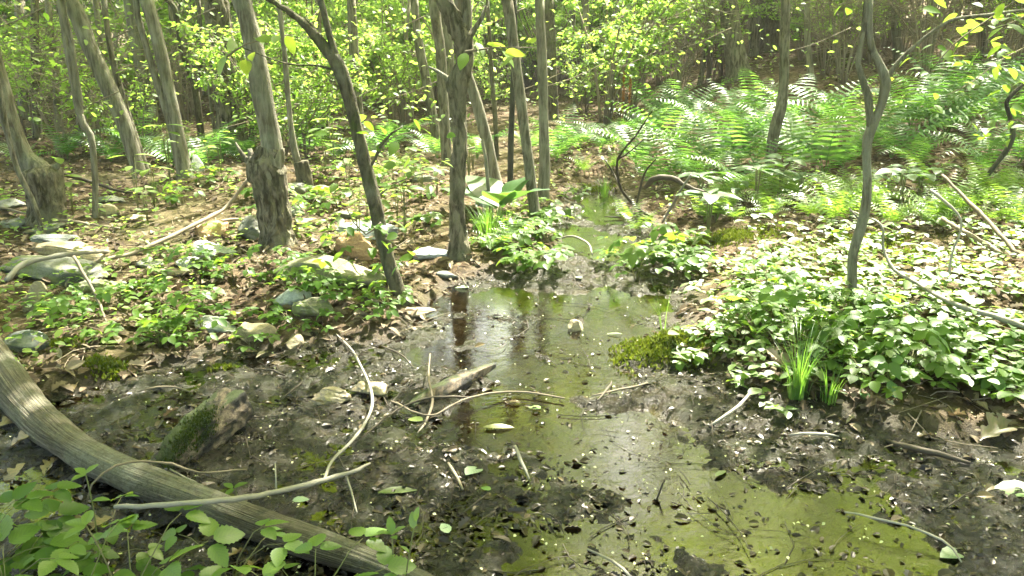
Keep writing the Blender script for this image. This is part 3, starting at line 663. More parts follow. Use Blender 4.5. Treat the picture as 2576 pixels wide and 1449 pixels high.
tree('knobbly middle tree forking near the picture top', [(1156,640,56),(1153,590,44),(1152,520,38),(1152,440,37),(1156,360,36),(1154,290,36),(1152,240,42),(1150,215,54),(1158,190,48),(1168,160,40),(1168,120,44),(1164,95,52),(1150,62,46),(1132,30,42),(1116,0,40),(1100,-40,38)], br, rough=.009, sides=72, step=.012, top=8,
   group=G, extra=[('second_trunk', [(1166,110,34),(1172,70,30),(1174,30,28),(1172,0,27)], bk), ('branch', [(1140,215,18),(1118,192,13),(1098,178,9),(1078,168,5)], bs), ('branch', [(1178,100,16),(1196,70,12),(1212,45,10),(1224,14,8)], bs)])
tree('curved grey trunk just right of the knobbly tree', [(1250,478,38),(1238,420,32),(1226,360,30),(1208,290,29),(1192,235,27),(1178,195,25),(1168,150,22),(1162,100,20)], bs, group=G, top=7)
tree('thin pale stem standing behind the skunk cabbage', [(1238,545,10),(1228,470,9),(1222,400,9),(1214,350,7)], bs, group=G, cat='sapling', name='sapling', top=0)
tree('thin dark stem far behind the curved grey trunk', [(1250,400,12),(1246,300,12),(1238,200,11),(1232,100,10),(1226,0,9)], bd, group=G, cat='sapling', name='sapling')
tree('straight black wet stem crossing the slim leaning trunk', [(1282,508,15),(1284,420,15),(1286,330,15),(1290,230,14),(1294,120,14),(1295,0,13)], bw, group=G)
tree('slim leaning trunk with sunlit foot by the pool', [(1348,560,30),(1340,490,27),(1330,410,26),(1320,330,26),(1308,240,26),(1296,150,27),(1286,70,27),(1276,0,28)], bk, sides=26, group=G)
tree('straight grey trunk right of the slim leaning one', [(1366,505,32),(1370,420,28),(1368,330,25),(1366,230,24),(1362,120,24),(1357,0,24)], bs, sides=26, group=G)
tree('dark trunk deep behind the straight grey trunk', [(1390,300,32),(1386,200,30),(1384,100,28),(1380,0,26)], bd, group=G)
tree('slim pale sapling in back right of the grey trunk', [(1712,215,10),(1700,150,10),(1688,70,12),(1680,0,12)], bs, group=G, cat='sapling', name='sapling')
tree('big smooth trunk leaning in the back right', [(1860,196,62),(1848,130,52),(1838,60,48),(1830,0,46)], bk, sides=28, group=G)
tree('narrow trunk right of the big smooth one', [(1896,140,24),(1894,70,21),(1890,0,20)], bk, group=G)
tree('dark thick trunk behind the bent trunk', [(1934,130,46),(1936,60,42),(1938,0,40)], bd, group=G)
tree('bent trunk rising out of the fern bank', [(1932,462,28),(1938,400,26),(1948,330,28),(1964,270,28),(1972,210,24),(1974,120,23),(1976,0,23)], bk, sides=24, step=.04, group=G)
tree('winding pale sapling on the right bank', [(2144,775,24),(2144,700,24),(2146,640,24),(2162,585,26),(2176,530,24),(2182,460,22),(2180,390,22),(2184,345,26),(2200,305,22),(2218,262,20),(2228,205,26),(2214,165,20),(2192,120,18),(2186,60,17),(2188,0,16)], bs, sides=22, step=.03, group=G, top=6,
   extra=[('branch', [(2228,200,15),(2260,155,10),(2310,108,9),(2390,52,9),(2480,38,8),(2600,22,7)]), ('second_stem', [(2190,335,18),(2188,290,17),(2184,240,20),(2168,195,17),(2158,160,15),(2170,90,13),(2180,0,13)], bk),
   ('twig', [(2170,560,7),(2150,540,5),(2135,522,3)])])
tree('black bent stem at the right edge', [(2446,500,9),(2470,462,10),(2500,420,11),(2536,372,13),(2548,335,13),(2540,290,11),(2532,258,10),(2556,228,10),(2590,200,9)], bw, group=G, cat='sapling', name='sapling', top=0, step=.03)
for a in [(60,300,26,48,0),(150,330,18,120,-8),(95,350,22,88,0),(455,300,20,430,0),(650,330,22,640,0),(800,300,20,800,0),(985,300,14,975,0),(1035,300,12,1010,0),(1450,262,16,1440,0),(1530,250,12,1550,0),(1600,235,18,1590,0),(1760,215,14,1790,0),(2040,200,18,2030,0),(2260,150,24,2250,0),(2330,180,14,2380,0),(2110,185,12,2090,0),(2480,140,20,2470,0),(270,330,16,240,0),(1010,330,10,1030,0),(760,300,12,750,0)]:
    r_, p_, _ = tree(None, [(a[0], a[1], a[2]), ((a[0] + a[3]) / 2 + random.uniform(-5, 5), a[1] / 2, a[2] * .9), (a[3], 0, a[2] * .85)], random.choice([bf, bf, bs, bk]), sides=12, step=.25, top=random.uniform(8, 12))
    later(r_, 'distant slim trunk' if a[2] < 17 else 'distant thick trunk', 'tree', 'distant trunks', p_)
# woods further back and round about
def far_tree(x, y, rr, lab_):
    z = gz(x, y); lean = RS.normal(0, .05, 2); h = random.uniform(9, 14)
    root = empty('tree', (x, y, z)); P = [[0, 0, -.2, rr * 1.4], [0, 0, .1, rr * 1.15]] + [[lean[0] * t + .12 * noise([x + t], [y])[0], lean[1] * t, t, rr * (1 - .06 * t)] for t in np.arange(1, h, 1.3)]
    b = B(); V, Fa, U = tube(P, 12, .4, disp_soft(.1)); b.add(V, Fa, U, .5); link('trunk', b.mesh('trunk', random.choice([bf, bf, bk, bs])), root)
    PP = np.array(P); PP[:, :3] += (x, y, z); TREES.append((root, PP, lab_)); later(root, lab_, 'tree', 'trees deep in the wood', (x, y, z))
for k in range(62):
    y = random.uniform(12.5, 36); a = random.uniform(-.62, .62); far_tree(y * a, y, random.choice([.035, .045, .05, .06, .08, .11, .15]), 'background tree')
for x, y in [(-5, 1), (-6.5, 5), (6, 2), (7.5, 6), (-3, -3.5), (3.2, -3), (0.5, -6), (-9, 9), (9, -2), (-8, -3), (10, 11), (6.5, 8.5), (-11, 3), (11.5, 4), (12, 16), (-13, 14)]: far_tree(x, y, random.uniform(.10, .17), 'standing tree')

# unseen canopy: leafy sprays placed to shade the ground, hung on nearest trees
def spray_mesh(seed, R0, H0, n, size, mat):
    rs = np.random.RandomState(seed); b = B()
    nb_ = 26; a = rs.uniform(0, 2 * pi, nb_); rr = R0 * np.sqrt(rs.rand(nb_)); cx, cy_, cz = rr * np.cos(a), rr * np.sin(a), rs.uniform(-H0, H0, nb_) * (1 - (rr / R0) ** 2 * .6)
    k = rs.randint(0, nb_, n); s = rs.normal(0, .26, (n, 3)) * [1, 1, .35]
    P = np.stack([cx[k], cy_[k], cz[k]], 1) + s
    R = rots(rs.uniform(0, 2 * pi, n), rs.normal(-.1, .45, n), rs.normal(0, .45, n))
    T = leaf(3, .62, .45, .12, .15); b.inst(T, R, P, rs.uniform(.7, 1.25, n) * size, rs.rand(n))
    return b.mesh('leaf_spray', mat)
SPR = [spray_mesh(s, 1.35, .5, 850, .105, MT['canopy']) for s in range(4)]
SPOTS = [(ong(*p)[:2], r) for p, r in [((2420,690), 1.1), ((2240,740), .8), ((2560,760), .9), ((2120,860), .35), ((2400,800), .5), ((2080,700), .4), ((1860,590), .3), ((1950,740), .3), ((1460,440), .55), ((1345,570), .16),
   ((250,560), .3), ((1000,450), .4), ((420,390), .6), ((1870,960), .16), ((1500,330), .5), ((790,520), .3), ((60,1000), .1), ((560,650), .16), ((400,770), .12), ((1330,840), .12)]]  # ground spots kept free of spray shade so sun patches fall there
CL = []
def fill(x0, x1, y0, y1, dens, zlo, zhi, keepout=True):  # sets unseen sprays by where their shade should fall
    n = int((x1 - x0) * (y1 - y0) * dens)
    for _ in range(n):
        t = np.array([random.uniform(x0, x1), random.uniform(y0, y1)]); z = random.uniform(zlo, zhi)
        if keepout and any(np.hypot(*(t - c)) < r + 1.15 for c, r in SPOTS): continue
        CL.append(np.array([t[0] + SUN[0] * z / SUN[2], t[1] + SUN[1] * z / SUN[2], z]))
fill(-5, 5, 0, 7.5, 1.65, 4.5, 11); fill(-9, 10, 6, 13, .12, 3.6, 6.5); fill(-12, 14, 7.5, 18, .05, 6, 12); fill(1.2, 8.5, 7.5, 12, .3, 5, 9, False); fill(-6.5, 0, 5, 10, .7, 4.5, 9); fill(-10, -5, -6, 8, .5, 4, 10, False); fill(5, 12, -6, 7, .5, 4, 10); fill(-5, 5, -8, 0, .6, 5, 10, False)
GAPS = []       # openings in the canopy through which the pool mirrors the sky
for px, py, g in [(1565,1120,.7), (1820,1240,.4), (1130,850,.5), (1500,745,.2), (2290,1380,.4), (1400,1400,.3)]:
    q = atz(px, py); d = ray(px, py) * [1, 1, -1]; GAPS.append((q, d / np.linalg.norm(d), g))
NB = len(CL)
for _ in range(470):  # oversized far sprays added out of view to green the water's reflections
    y = random.uniform(19, 38); c = np.array([y * random.uniform(-.66, .66), y, 3.5 + .02 * y + (y * .66) * random.random() ** 1.2])
    if any(np.linalg.norm(np.cross(c - q, d)) < g * (.3 + .04 * c[1]) + .9 for q, d, g in GAPS): continue
    if any(np.hypot(*(c[:2] - SUN[:2] * c[2] / SUN[2] - p_)) < rr + 1.6 for p_, rr in SPOTS): continue
    if c[0] > 4 and random.random() < (.7 if c[2] < 9 else .45): continue
    CL.append(c)
used = {}
for ci, c in enumerate(CL):
    best = min(range(len(TREES)), key=lambda i: np.hypot(*(TREES[i][1][-1, :2] - c[:2])) + (50 if TREES[i][1][-1, 2] < c[2] - 3.5 else 0))
    root, PP, _l = TREES[best]
    o = bpy.data.objects.new('foliage', SPR[random.randrange(4)]); COL.objects.link(o); o.parent = root; o['kind'] = 'stuff'
    o.location = c - np.array(root.location); o.rotation_euler = (random.uniform(-.2, .2), random.uniform(-.2, .2), random.uniform(0, 6.28)); s = random.uniform(.85, 1.25) * (1 if ci < NB else 1.6); o.scale = (s, s, s)
    used.setdefault(best, []).append(c)
for i, cs in used.items():
    root, PP, _l = TREES[i]; b = B(); r0 = np.array(root.location)
    for c in cs:
        k = int(np.argmin(np.abs(PP[:, 2] - (c[2] - random.uniform(1., 2.5))))); a = PP[k, :3]; rr = min(.05, PP[k, 3] * .45)
        mid = (a + c) / 2 + np.array([0, 0, random.uniform(.1, .5)])
        b.add(*tube([[*(a - r0), rr], [*(mid - r0), rr * .7], [*(c - r0), .008]], 5, .6))
    link('boughs', b.mesh('boughs', MT['bark']), root)

# ================================================================== SHRUBS
def shrub_proto(seed, h, spread, nst, nleaf, lsize, mat, tw='twig', bare=False, name='shrub', layered=True):
    rs = np.random.RandomState(seed); random.seed(seed); bt = B(); bl = B(); ends = []
    for k in range(nst):
        a = rs.uniform(0, 2 * pi); L = rs.uniform(.6, 1) * spread; hh = h * rs.uniform(.6, 1)
        kr = .0055 if bare else .0085; P = [[0.05 * cos(a), .05 * sin(a), -.05, kr * h]]
        for t in (.3, .6, .85, 1.): P.append([cos(a) * L * t ** 1.5 + rs.normal(0, .04), sin(a) * L * t ** 1.5 + rs.normal(0, .04), hh * t, kr * h * (1.1 - t * .85)])
        bt.add(*tube(P, 5, .3)); P = np.array(P)
        for j in range(9 if not bare else 22):
            t = rs.uniform(.25, 1); q = P[1:, :3][min(3, int(t * 4))] * (t / (np.ceil(t * 4) / 4 + 1e-9)) if t < 1 else P[-1, :3]
            i0 = t * 4; lo = P[int(min(3, i0))][:3]; hi = P[int(min(3, i0)) + 1][:3]; q = lo + (hi - lo) * (i0 - int(min(3, i0)))
            a2 = rs.uniform(0, 2 * pi); l2 = rs.uniform(.25, .7) * spread * .9; up = rs.uniform(-.05, .35) if layered else rs.uniform(-.3, .9)
            Q = [q, q + np.array([cos(a2) * l2 * .5, sin(a2) * l2 * .5, up * l2 * .6]), q + np.array([cos(a2 + .3) * l2, sin(a2 + .3) * l2, up * l2 * .8])]
            bt.add(*tube([[*Q[0], .005], [*Q[1], .0035], [*Q[2], .0015]], 3, .5)); ends.append(Q)
    n = nleaf
    if n:
        k = rs.randint(0, len(ends), n); t = rs.uniform(.15, 1.05, n)[:, None]; E = np.array(ends)[k]
        P = np.where(t < .5, E[:, 0] + (E[:, 1] - E[:, 0]) * t * 2, E[:, 1] + (E[:, 2] - E[:, 1]) * (t * 2 - 1)) + rs.normal(0, .028, (n, 3))
        R = rots(rs.uniform(0, 2 * pi, n), rs.normal(-.2, .45, n), rs.normal(0, .45, n)); bl.inst(leaf(3, .55, .45, .1, .15), R, P, rs.uniform(.6, 1.25, n) * lsize)
    root = empty(name); parts = [link('stems', bt.mesh('stems', MT[tw]), root)]
    if n: parts.append(link('foliage', bl.mesh('foliage', mat), root, kind='stuff'))
    return Proto(root, parts)
SH = [shrub_proto(40 + i, [1.5, 2.1, 2.6, 1.2, 1.9][i], [.8, 1.0, 1.1, .7, .9][i], [7, 7, 6, 8, 6][i], [2000, 3000, 3500, 1700, 2600][i], [.050, .060, .064, .05, .055][i], MT['under']) for i in range(5)]
SHB = [shrub_proto(60 + i, 1.9, 1.0, 9, 260, .045, MT['under'], 'brushtwig', True, 'twiggy_shrub', False) for i in range(3)]
def hides(x, y):      # keep the big trunks in the back clear of bushes
    sx = scr((x, y, .8))[0]
    return any(abs(sx - X) < wd_ and y < Y for X, Y, wd_ in ((575, 11.3, 75), (385, 11.2, 45), (455, 10.5, 50), (1115, 11.5, 50), (1855, TY[0], 70), (1935, TY[0], 50), (1392, 14, 30)))
TY = [gnear(1860, 196)[1] + .3]
random.seed(21)
cnt = 0
for k in range(250):
    y = 9.0 + 22 * random.random() ** 1.1; a = random.uniform(-.66, .66); x = y * a
    if x > 1.6 and y < 12 and a > .1: continue
    if -.02 < a < .22 and y < 12: continue
    if a > .28 and random.random() < .2: continue
    if hides(x, y): continue
    z = gz(x, y); sh = SH[random.randrange(5)] if y > 11 else SH[random.choice([0, 3])]
    o = sh.put((x, y, z), random.uniform(0, 6.28), random.uniform(.75, 1.15) * (1 + max(0, y - 14) * .035)); later(o, 'leafy green shrub', 'shrub', 'understory shrubs', (x, y, z + .3))
for k in range(70):
    y = random.uniform(11, 22); a = random.uniform(.16, .66); x = y * a; z = gz(x, y)
    if hides(x, y): continue
    o = SHB[k % 3].put((x, y, z), random.uniform(0, 6.28), random.uniform(.8, 1.3)); later(o, 'bare twiggy brown shrub', 'shrub', 'twiggy shrubs', (x, y, z + .3))
for k in range(16):
    y = random.uniform(9, 16); a = random.uniform(-.6, 0); x = y * a; z = gz(x, y)
    if hides(x, y): continue
    o = SHB[k % 3].put((x, y, z), random.uniform(0, 6.28), random.uniform(.6, 1.)); later(o, 'bare twiggy brown shrub', 'shrub', 'twiggy shrubs', (x, y, z + .3))

# ================================================================== FERNS
def frond_mesh(seed, L, W, mat, n=21, arch=1.0, name='frond'):
    rs = np.random.RandomState(seed); b = B(); t = np.linspace(0, 1, n + 1)
    # arching spine in the YZ plane
    th = radians(80) - arch * t * radians(95); dy = np.cos(th); dz = np.sin(th); Y = np.concatenate([[0], np.cumsum(dy[:-1])]) * L / n; Z = np.concatenate([[0], np.cumsum(dz[:-1])]) * L / n
    b.add(*tube([[0, Y[i], Z[i], .004 * L * (1.05 - t[i])] for i in range(0, n + 1, 3)], 3, 1, smoothpath=False), r=.9)
    # a pinna: comb of small lobes
    V = [(0, -.055, 0), (0, .055, 0), (.35, -.065, -.004), (.35, .065, -.004), (.72, -.045, -.01), (.72, .045, -.01), (1, 0, -.02)]; Fa = [(0, 2, 3), (0, 3, 1), (2, 4, 5), (2, 5, 3), (4, 6, 5)]
    V = np.array(V, float); Fa = np.array(Fa)
    for i in range(3, n + 1):
        tt = t[i]; w_ = W * (sin(pi * min(1, .12 + tt * .95) ** .75)) ** .75 if tt < .99 else .02
        for sd_ in (-1, 1):
            P = V * [w_, w_, w_]; P[:, 2] -= .25 * (P[:, 0] ** 2) / max(w_, .01); P[:, 0] *= sd_
            ca, sa = cos(.22), sin(.22); X_ = P[:, 0] * ca; Yl = P[:, 1] + np.abs(P[:, 0]) * sa
            up = P[:, 2] + rs.normal(0, .004)
            tw_ = th[i]; q = np.stack([X_, Y[i] + Yl * cos(tw_) - up * sin(tw_), Z[i] + Yl * sin(tw_) + up * cos(tw_)], 1)
            b.add(q, Fa, r=rs.rand() * .4 + .1)
    return b.mesh(name, mat, False)
def fern_proto(seed, L, W, mat, nf, arch, name):
    rs = np.random.RandomState(seed); root = empty(name); ms = [frond_mesh(seed + i, L, W, mat, 20 if L > .6 else 15, arch * (.82 + .2 * i)) for i in range(2)]
    ps = []
    for k in range(nf):
        o = link('frond', ms[k % 2], root); a = k * 2 * pi / nf + rs.uniform(-.35, .35); s = rs.uniform(.6, 1.15); o.scale = (s, s, s); o.rotation_euler = (rs.uniform(-.35, .2), rs.uniform(-.3, .3), a); ps.append(o)
    return Proto(root, ps)
FB = [fern_proto(5, 1.05, .17, MT['fern'], 9, 1.0, 'cinnamon_fern'), fern_proto(8, .9, .16, MT['fern'], 7, 1.15, 'cinnamon_fern'), fern_proto(12, .75, .14, MT['fern'], 8, 1.1, 'cinnamon_fern')]
FS = [fern_proto(20, .38, .075, MT['ladyfern'], 8, .9, 'lady_fern'), fern_proto(25, .30, .07, MT['ladyfern'], 6, 1., 'lady_fern')]
for (px, py, s, k) in [(1640,470,1.,1),(1720,440,1.05,0),(1795,420,1.1,0),(1700,380,1.,0),(1840,440,.95,1),(1900,420,1.,0),(1870,370,1.,1),(1990,420,1.,0),(2075,440,1.05,1),(2040,380,1.,0),(2120,420,.9,2),(2160,400,1.,1),(2240,400,1.,0),(2300,420,.85,2),
      (2290,330,1.05,0),(2380,340,1.1,0),(2440,300,1.1,1),(2520,330,1.1,0),(2560,420,1.,1),(2480,390,.9,2),(1770,340,1.,1),(1620,360,.9,2),(1660,330,1.,0),(1560,350,.8,2),(1930,350,.9,2),(2350,280,1.,1),(2200,350,.9,0),(2600,300,1.1,0),
      (280,410,.8,2),(340,400,.8,1),(410,395,.75,2),(440,420,.75,1),(520,420,.85,1),(560,408,.85,0),(610,405,.7,2),(960,390,.8,2),(920,405,.7,1),(1000,370,.8,1),(1100,400,.8,2),(1420,390,.75,1),(1460,370,.75,2),(1400,410,.7,1),(1510,380,.7,2),(60,420,.7,2),(170,400,.8,1),
      (1680,300,1.1,0),(1760,300,1.,1),(1840,310,1.,0),(1900,300,.9,1),(2000,330,1.,0),(2100,330,1.,1),(2420,240,1.1,0),(2500,260,1.1,1),(2580,240,1.1,0),(2340,330,1.2,0),(2480,440,.9,1),(1600,420,.9,1),(1760,470,.9,0),(1860,490,.8,1),(850,400,.7,2),(780,390,.8,1),(1330,380,.7,2),(1200,400,.7,1)]:
    p = gnear(px, py); o = FB[k].put(p, random.uniform(0, 6.28), s * random.uniform(.85, 1.12)); later(o, 'arching cinnamon fern', 'fern', 'cinnamon ferns', p)
for k in range(64):
    px = random.uniform(1740, 2600); py = random.uniform(480, 575) + (px - 2100) * .02; p = gnear(px, py); o = FS[k % 2].put(p, random.uniform(0, 6.28), random.uniform(.8, 1.25)); later(o, 'small yellow-green lady fern', 'fern', 'lady ferns', p)
for (px, py) in [(1610,590),(1580,560),(1245,640),(1290,620),(1470,440),(1540,430),(960,450),(1010,430)]:
    p = gnear(px, py); o = FS[0].put(p, random.uniform(0, 6.28), .8); later(o, 'small yellow-green lady fern', 'fern', 'lady ferns', p)

MT['rust'] = mat_simple('rusty_fern_spike', (.20, .08, .02), (.34, .15, .04), 60, .9, .5)
for (px, py, h) in [(1562,330,.75),(1578,325,.7)]:
    p = gnear(px, py); b = B(); rs = np.random.RandomState(px)
    b.add(*tube([[0, 0, 0, .005], [.01, 0, h * .6, .004], [.02, .01, h, .002]], 5, .1))
    for k in range(70):
        z = h * rs.uniform(.5, 1); a = rs.uniform(0, 6.28); b.add(*tube([[.015, 0, z, .006], [.015 + .022 * cos(a), .022 * sin(a), z + .025, .003]], 4, 1, smoothpath=False))
    later(link('fern_spike', b.mesh('fern_spike', MT['rust']), None, p), 'rust-brown upright fern spike', 'fern spike', 'rusty fern spikes', p)

# ================================================================== BRAMBLES and other herbs
ORD += [w + ' from the left' for w in 'thirteenth fourteenth fifteenth sixteenth seventeenth eighteenth nineteenth twentieth twenty-first twenty-second twenty-third twenty-fourth twenty-fifth twenty-sixth twenty-seventh twenty-eighth twenty-ninth thirtieth'.split()]
LF = leaf(14, .72, .38, .10, .16, .09)
def trifol(seed, mat, name='leaf', five=False, size=.075, T=None):
    rs = np.random.RandomState(seed); b = B(); T = T or LF
    yaws = [0, 1.25, -1.25] + ([2.2, -2.2] if five else []); n = len(yaws)
    off = .012; P = [[-sin(a) * off, cos(a) * off, rs.normal(0, .003)] for a in yaws]
    b.inst(T, rots(yaws, rs.normal(-.05, .12, n), rs.normal(0, .12, n)), P, [size * (1.1 if i == 0 else .92) for i in range(n)], rs.rand(n) * .5)
    return b.mesh(name, mat)
LM = {'b': [trifol(i, MT['bramble'], five=(i == 2)) for i in range(3)], 'y': [trifol(9 + i, MT['bramble_yellow']) for i in range(2)]}
def bramble_proto(seed, h, nl, key='b', spread=.14, size=1.0, name='bramble'):
    rs = np.random.RandomState(seed); root = empty(name); st = B(); parts = []; tips = []
    for k in range(nl):
        a = rs.uniform(0, 2 * pi); r = spread * sqrt(rs.rand()) * 1.25; z = h * rs.uniform(.45, 1.); tips.append((r * cos(a), r * sin(a), z, a))
        st.add(*tube([[0, 0, -.02, .0028], [r * .2 * cos(a), r * .2 * sin(a), z * .55, .002], [r * .75 * cos(a), r * .75 * sin(a), z * .95, .0014], [r * cos(a), r * sin(a), z, .001]], 4, .08))
    parts.append(link('stem', st.mesh('stem', MT['stem']), root))
    for (x, y, z, a) in tips:
        o = link('leaf', random.choice(LM[key]), root); o.location = (x, y, z); s = size * rs.uniform(.7, 1.1); o.scale = (s, s, s); o.rotation_euler = (rs.normal(-.12, .2), rs.normal(0, .2), a - pi / 2); parts.append(o)
    return Proto(root, parts)
BR = [bramble_proto(70, .16, 7), bramble_proto(71, .22, 9, spread=.17), bramble_proto(72, .12, 5, spread=.11), bramble_proto(73, .28, 10, spread=.18), bramble_proto(74, .20, 7, 'y', .15)]
def inpoly(px, py, poly):
    c = False
    for i in range(len(poly)):
        (x1, y1), (x2, y2) = poly[i], poly[(i + 1) % len(poly)]
        if (y1 > py) != (y2 > py) and px < (x2 - x1) * (py - y1) / (y2 - y1) + x1: c = not c
    return c
def scatter(n, poly, protos, what, cat, group, s0=.8, s1=1.15):
    xs = [p[0] for p in poly]; ys = [p[1] for p in poly]; k = 0; tries = 0
    while k < n and tries < n * 30:
        tries += 1; px = random.uniform(min(xs), max(xs)); v = random.random(); y0, y1 = min(ys), max(ys); py = y0 + (y1 - y0) * v
        if not inpoly(px, py, poly): continue
        p = gnear(px, py); o = random.choice(protos).put((p[0], p[1], p[2]), random.uniform(0, 6.28), random.uniform(s0, s1)); later(o, what, cat, group, p); k += 1
scatter(72, [(380,600),(620,640),(760,620),(960,650),(1010,760),(960,850),(640,900),(200,910),(60,850),(110,780),(340,720)], [BR[0], BR[2], BR[2], BR[1]], 'low green bramble plant', 'bramble', 'brambles on the left bank', .45, .72)
scatter(22, [(300,470),(1050,430),(1120,600),(900,560),(500,560)], [BR[0], BR[2], BR[1]], 'small bramble seedling', 'bramble', 'brambles behind the rocks', .7, 1.)
scatter(38, [(1750,800),(1900,760),(2180,790),(2350,900),(2330,960),(2180,1010),(2110,1000),(2080,930),(1960,920),(1900,910),(1740,880)], [BR[1], BR[3], BR[0], BR[1]], 'tall bright bramble plant', 'bramble', 'brambles massed on the right bank', .65, .95)
scatter(20, [(2300,860),(2600,860),(2600,1050),(2480,1020),(2380,960)], [BR[0], BR[2]], 'low right-bank bramble plant', 'bramble', 'brambles on the right', .7, 1.)
scatter(12, [(1560,660),(1720,640),(1740,700),(1600,720)], [BR[1], BR[0]], 'dense bramble plant', 'bramble', 'brambles beside the upper pool', .85, 1.1)
scatter(9, [(1290,660),(1370,640),(1370,690),(1280,700)], [BR[0], BR[2]], 'little bramble plant', 'bramble', 'brambles beside the upper pool', .8, 1.)
scatter(26, [(1380,470),(1480,480),(1440,560),(1380,620),(1200,640),(1190,560),(1300,570)], [BR[0], BR[2]], 'small stream-side bramble plant', 'bramble', 'brambles by the stream', .7, 1.)
for i, (px, py, s, k) in enumerate([(30,1560,1.25,4),(120,1560,1.0,2),(215,1600,1.25,4),(300,1500,1.0,2),(345,1570,1.2,4),(590,1500,1.0,4),(560,1590,1.0,0),(0,1480,1.1,0),(800,1620,1.05,4),(900,1660,1.1,2),(270,1430,.9,4),(-60,1520,1.2,1)]):  # plants on the yellow prototype carry sunlight in their leaf colour
    p = gnear(px, py); o = BR[k].put(p, random.uniform(0, 6.28), s); later(o, 'large-leaved foreground bramble', 'bramble', 'brambles beside the fallen log', p)

# ground cover of oval leaves on the right bank and small seedlings everywhere
def cover():
    b = B(); OV = leaf(5, .62, .5, .09, .18); P = []; S = []
    poly = [(1690,600),(1760,560),(2100,560),(2600,600),(2650,960),(2350,960),(2250,860),(1900,760),(1740,860),(1700,760)]
    poly2 = [(1750,720),(1900,740),(2250,820),(2300,900),(1980,980),(1800,900),(1690,860)]
    k = 0
    while k < 1050:
        px = random.uniform(1680, 2640); py = random.uniform(540, 980)
        ok = inpoly(px, py, poly) or (inpoly(px, py, poly2) and random.random() < .7)
        if not ok: continue
        if noise([px / 70.], [py / 40.])[0] < random.uniform(-.45, .15): continue
        k += 1; p = atz(px, py, .16); z = gz(p[0], p[1])
        if z < .02: continue
        h = random.uniform(.03, .10); m_ = random.choice([2, 3, 3]); a0 = random.uniform(0, 6.28)
        for j in range(m_):
            a = a0 + j * 2 * pi / m_ + random.uniform(-.3, .3); P.append((p[0], p[1], z + h + random.uniform(-.01, .01), a, random.choice([random.uniform(.03, .05), random.uniform(.045, .085)])))
    P = np.array(P); n = len(P)
    b.inst(OV, rots(P[:, 3], RS.normal(.05, .22, n), RS.normal(0, .2, n)), P[:, :3], P[:, 4])
    link('ground_cover', b.mesh('ground_cover', MT['cover']), kind='stuff')['label'] = 'low oval-leaved plants carpeting the right bank'
    # seedlings: small leaves over all dry ground
    b = B(); x, y, z, sd, r = mesh_at_ground(10000, lambda x, y, sd, ch: sstep(.1, .4, sd) * sstep(-.3, .35, noise(x * 1.4 + 3, y * 1.4)) * sstep(1.7, 4.5, np.hypot(x, y)) * .9)
    n = len(x)
    for j in range(3):
        yw = RS.uniform(0, 6.28, n); b.inst(leaf(3, .62, .45, .1, .15), rots(yw, RS.normal(0, .25, n), RS.normal(0, .25, n)), np.stack([x, y, z + RS.uniform(.02, .12, n)], 1), RS.uniform(.025, .06, n))
    link('seedlings', b.mesh('seedlings', MT['under']), kind='stuff')['label'] = 'tiny green seedlings dotted over the leaf litter'
cover()
def moss():
    b = B(); T = (np.array([(0, 0, 0), (-.3, .5, .3), (0, 1, .7), (.3, .5, .3)], float), np.array([(0, 2, 1), (0, 3, 2)]), np.zeros((4, 2)))
    for (px, py, rx, n) in [(1660,885,.26,2300),(1720,895,.16,800),(1860,600,.34,2200),(1780,615,.26,1300),(2000,640,.25,900),(2180,610,.35,1500),(2300,640,.25,700),(270,938,.10,600),(160,880,.08,200),(560,930,.06,150),(1500,480,.2,600),(2120,700,.2,600)]:
        c = gnear(px, py); q = RS.normal(0, .5, (n, 2)) * [rx, rx * .6]; x = c[0] + q[:, 0]; y = c[1] + q[:, 1]; z = ground(x, y) + .022 * np.exp(-((q[:, 0] / rx) ** 2 + (q[:, 1] / rx / .6) ** 2))
        b.inst(T, rots(RS.uniform(0, 6.28, n), RS.uniform(0, .9, n), RS.normal(0, .3, n)), np.stack([x, y, z - .003], 1), RS.uniform(.012, .024, n))
    link('moss', b.mesh('moss', MT['moss']), kind='stuff')['label'] = 'yellow-green moss cushions on the banks'
moss()

# broad-leaved plants
BL = leaf(9, .55, .45, .10, .35, 0, wave=.012)
def broad_proto(seed, nl, L, mat, name, up=.9, blade=None, stemh=.1):
    rs = np.random.RandomState(seed); root = empty(name); parts = []; b = B(); b.inst(blade or BL, rots([0], [0], [0]), [(0, 0, 0)], [1.0], np.array([.3])); me = b.mesh('leaf', mat); st = B()
    for k in range(nl):
        a = k * 2 * pi / nl + rs.uniform(-.4, .4); o = link('leaf', me, root); s = L * rs.uniform(.8, 1.1); o.scale = (s, s, s); h = stemh * rs.uniform(.7, 1.2); o.location = (-sin(a) * .02, cos(a) * .02, h)
        o.rotation_euler = (up * rs.uniform(.7, 1.2), rs.normal(0, .15), a); parts.append(o); st.add(*tube([[0, 0, -.02, .006 * L / .3], [-sin(a) * .02, cos(a) * .02, h, .004 * L / .3]], 5, .1))
    parts.append(link('stem', st.mesh('stem', MT['stem']), root)); return Proto(root, parts)
SK = broad_proto(3, 5, .40, MT['broad'], 'skunk_cabbage', .75, leaf(12, .62, .42, .08, .4, 0, wave=.02), .12)
p = gnear(1258, 560); tag(SK.put(p, .5, 1.2), 'skunk cabbage with huge rippled leaves among the slim trunks', 'plant')
BP = [broad_proto(30, 6, .20, MT['broad'], 'leafy_plant', .35, None, .28), broad_proto(31, 5, .16, MT['broad'], 'leafy_plant', .2, None, .2)]
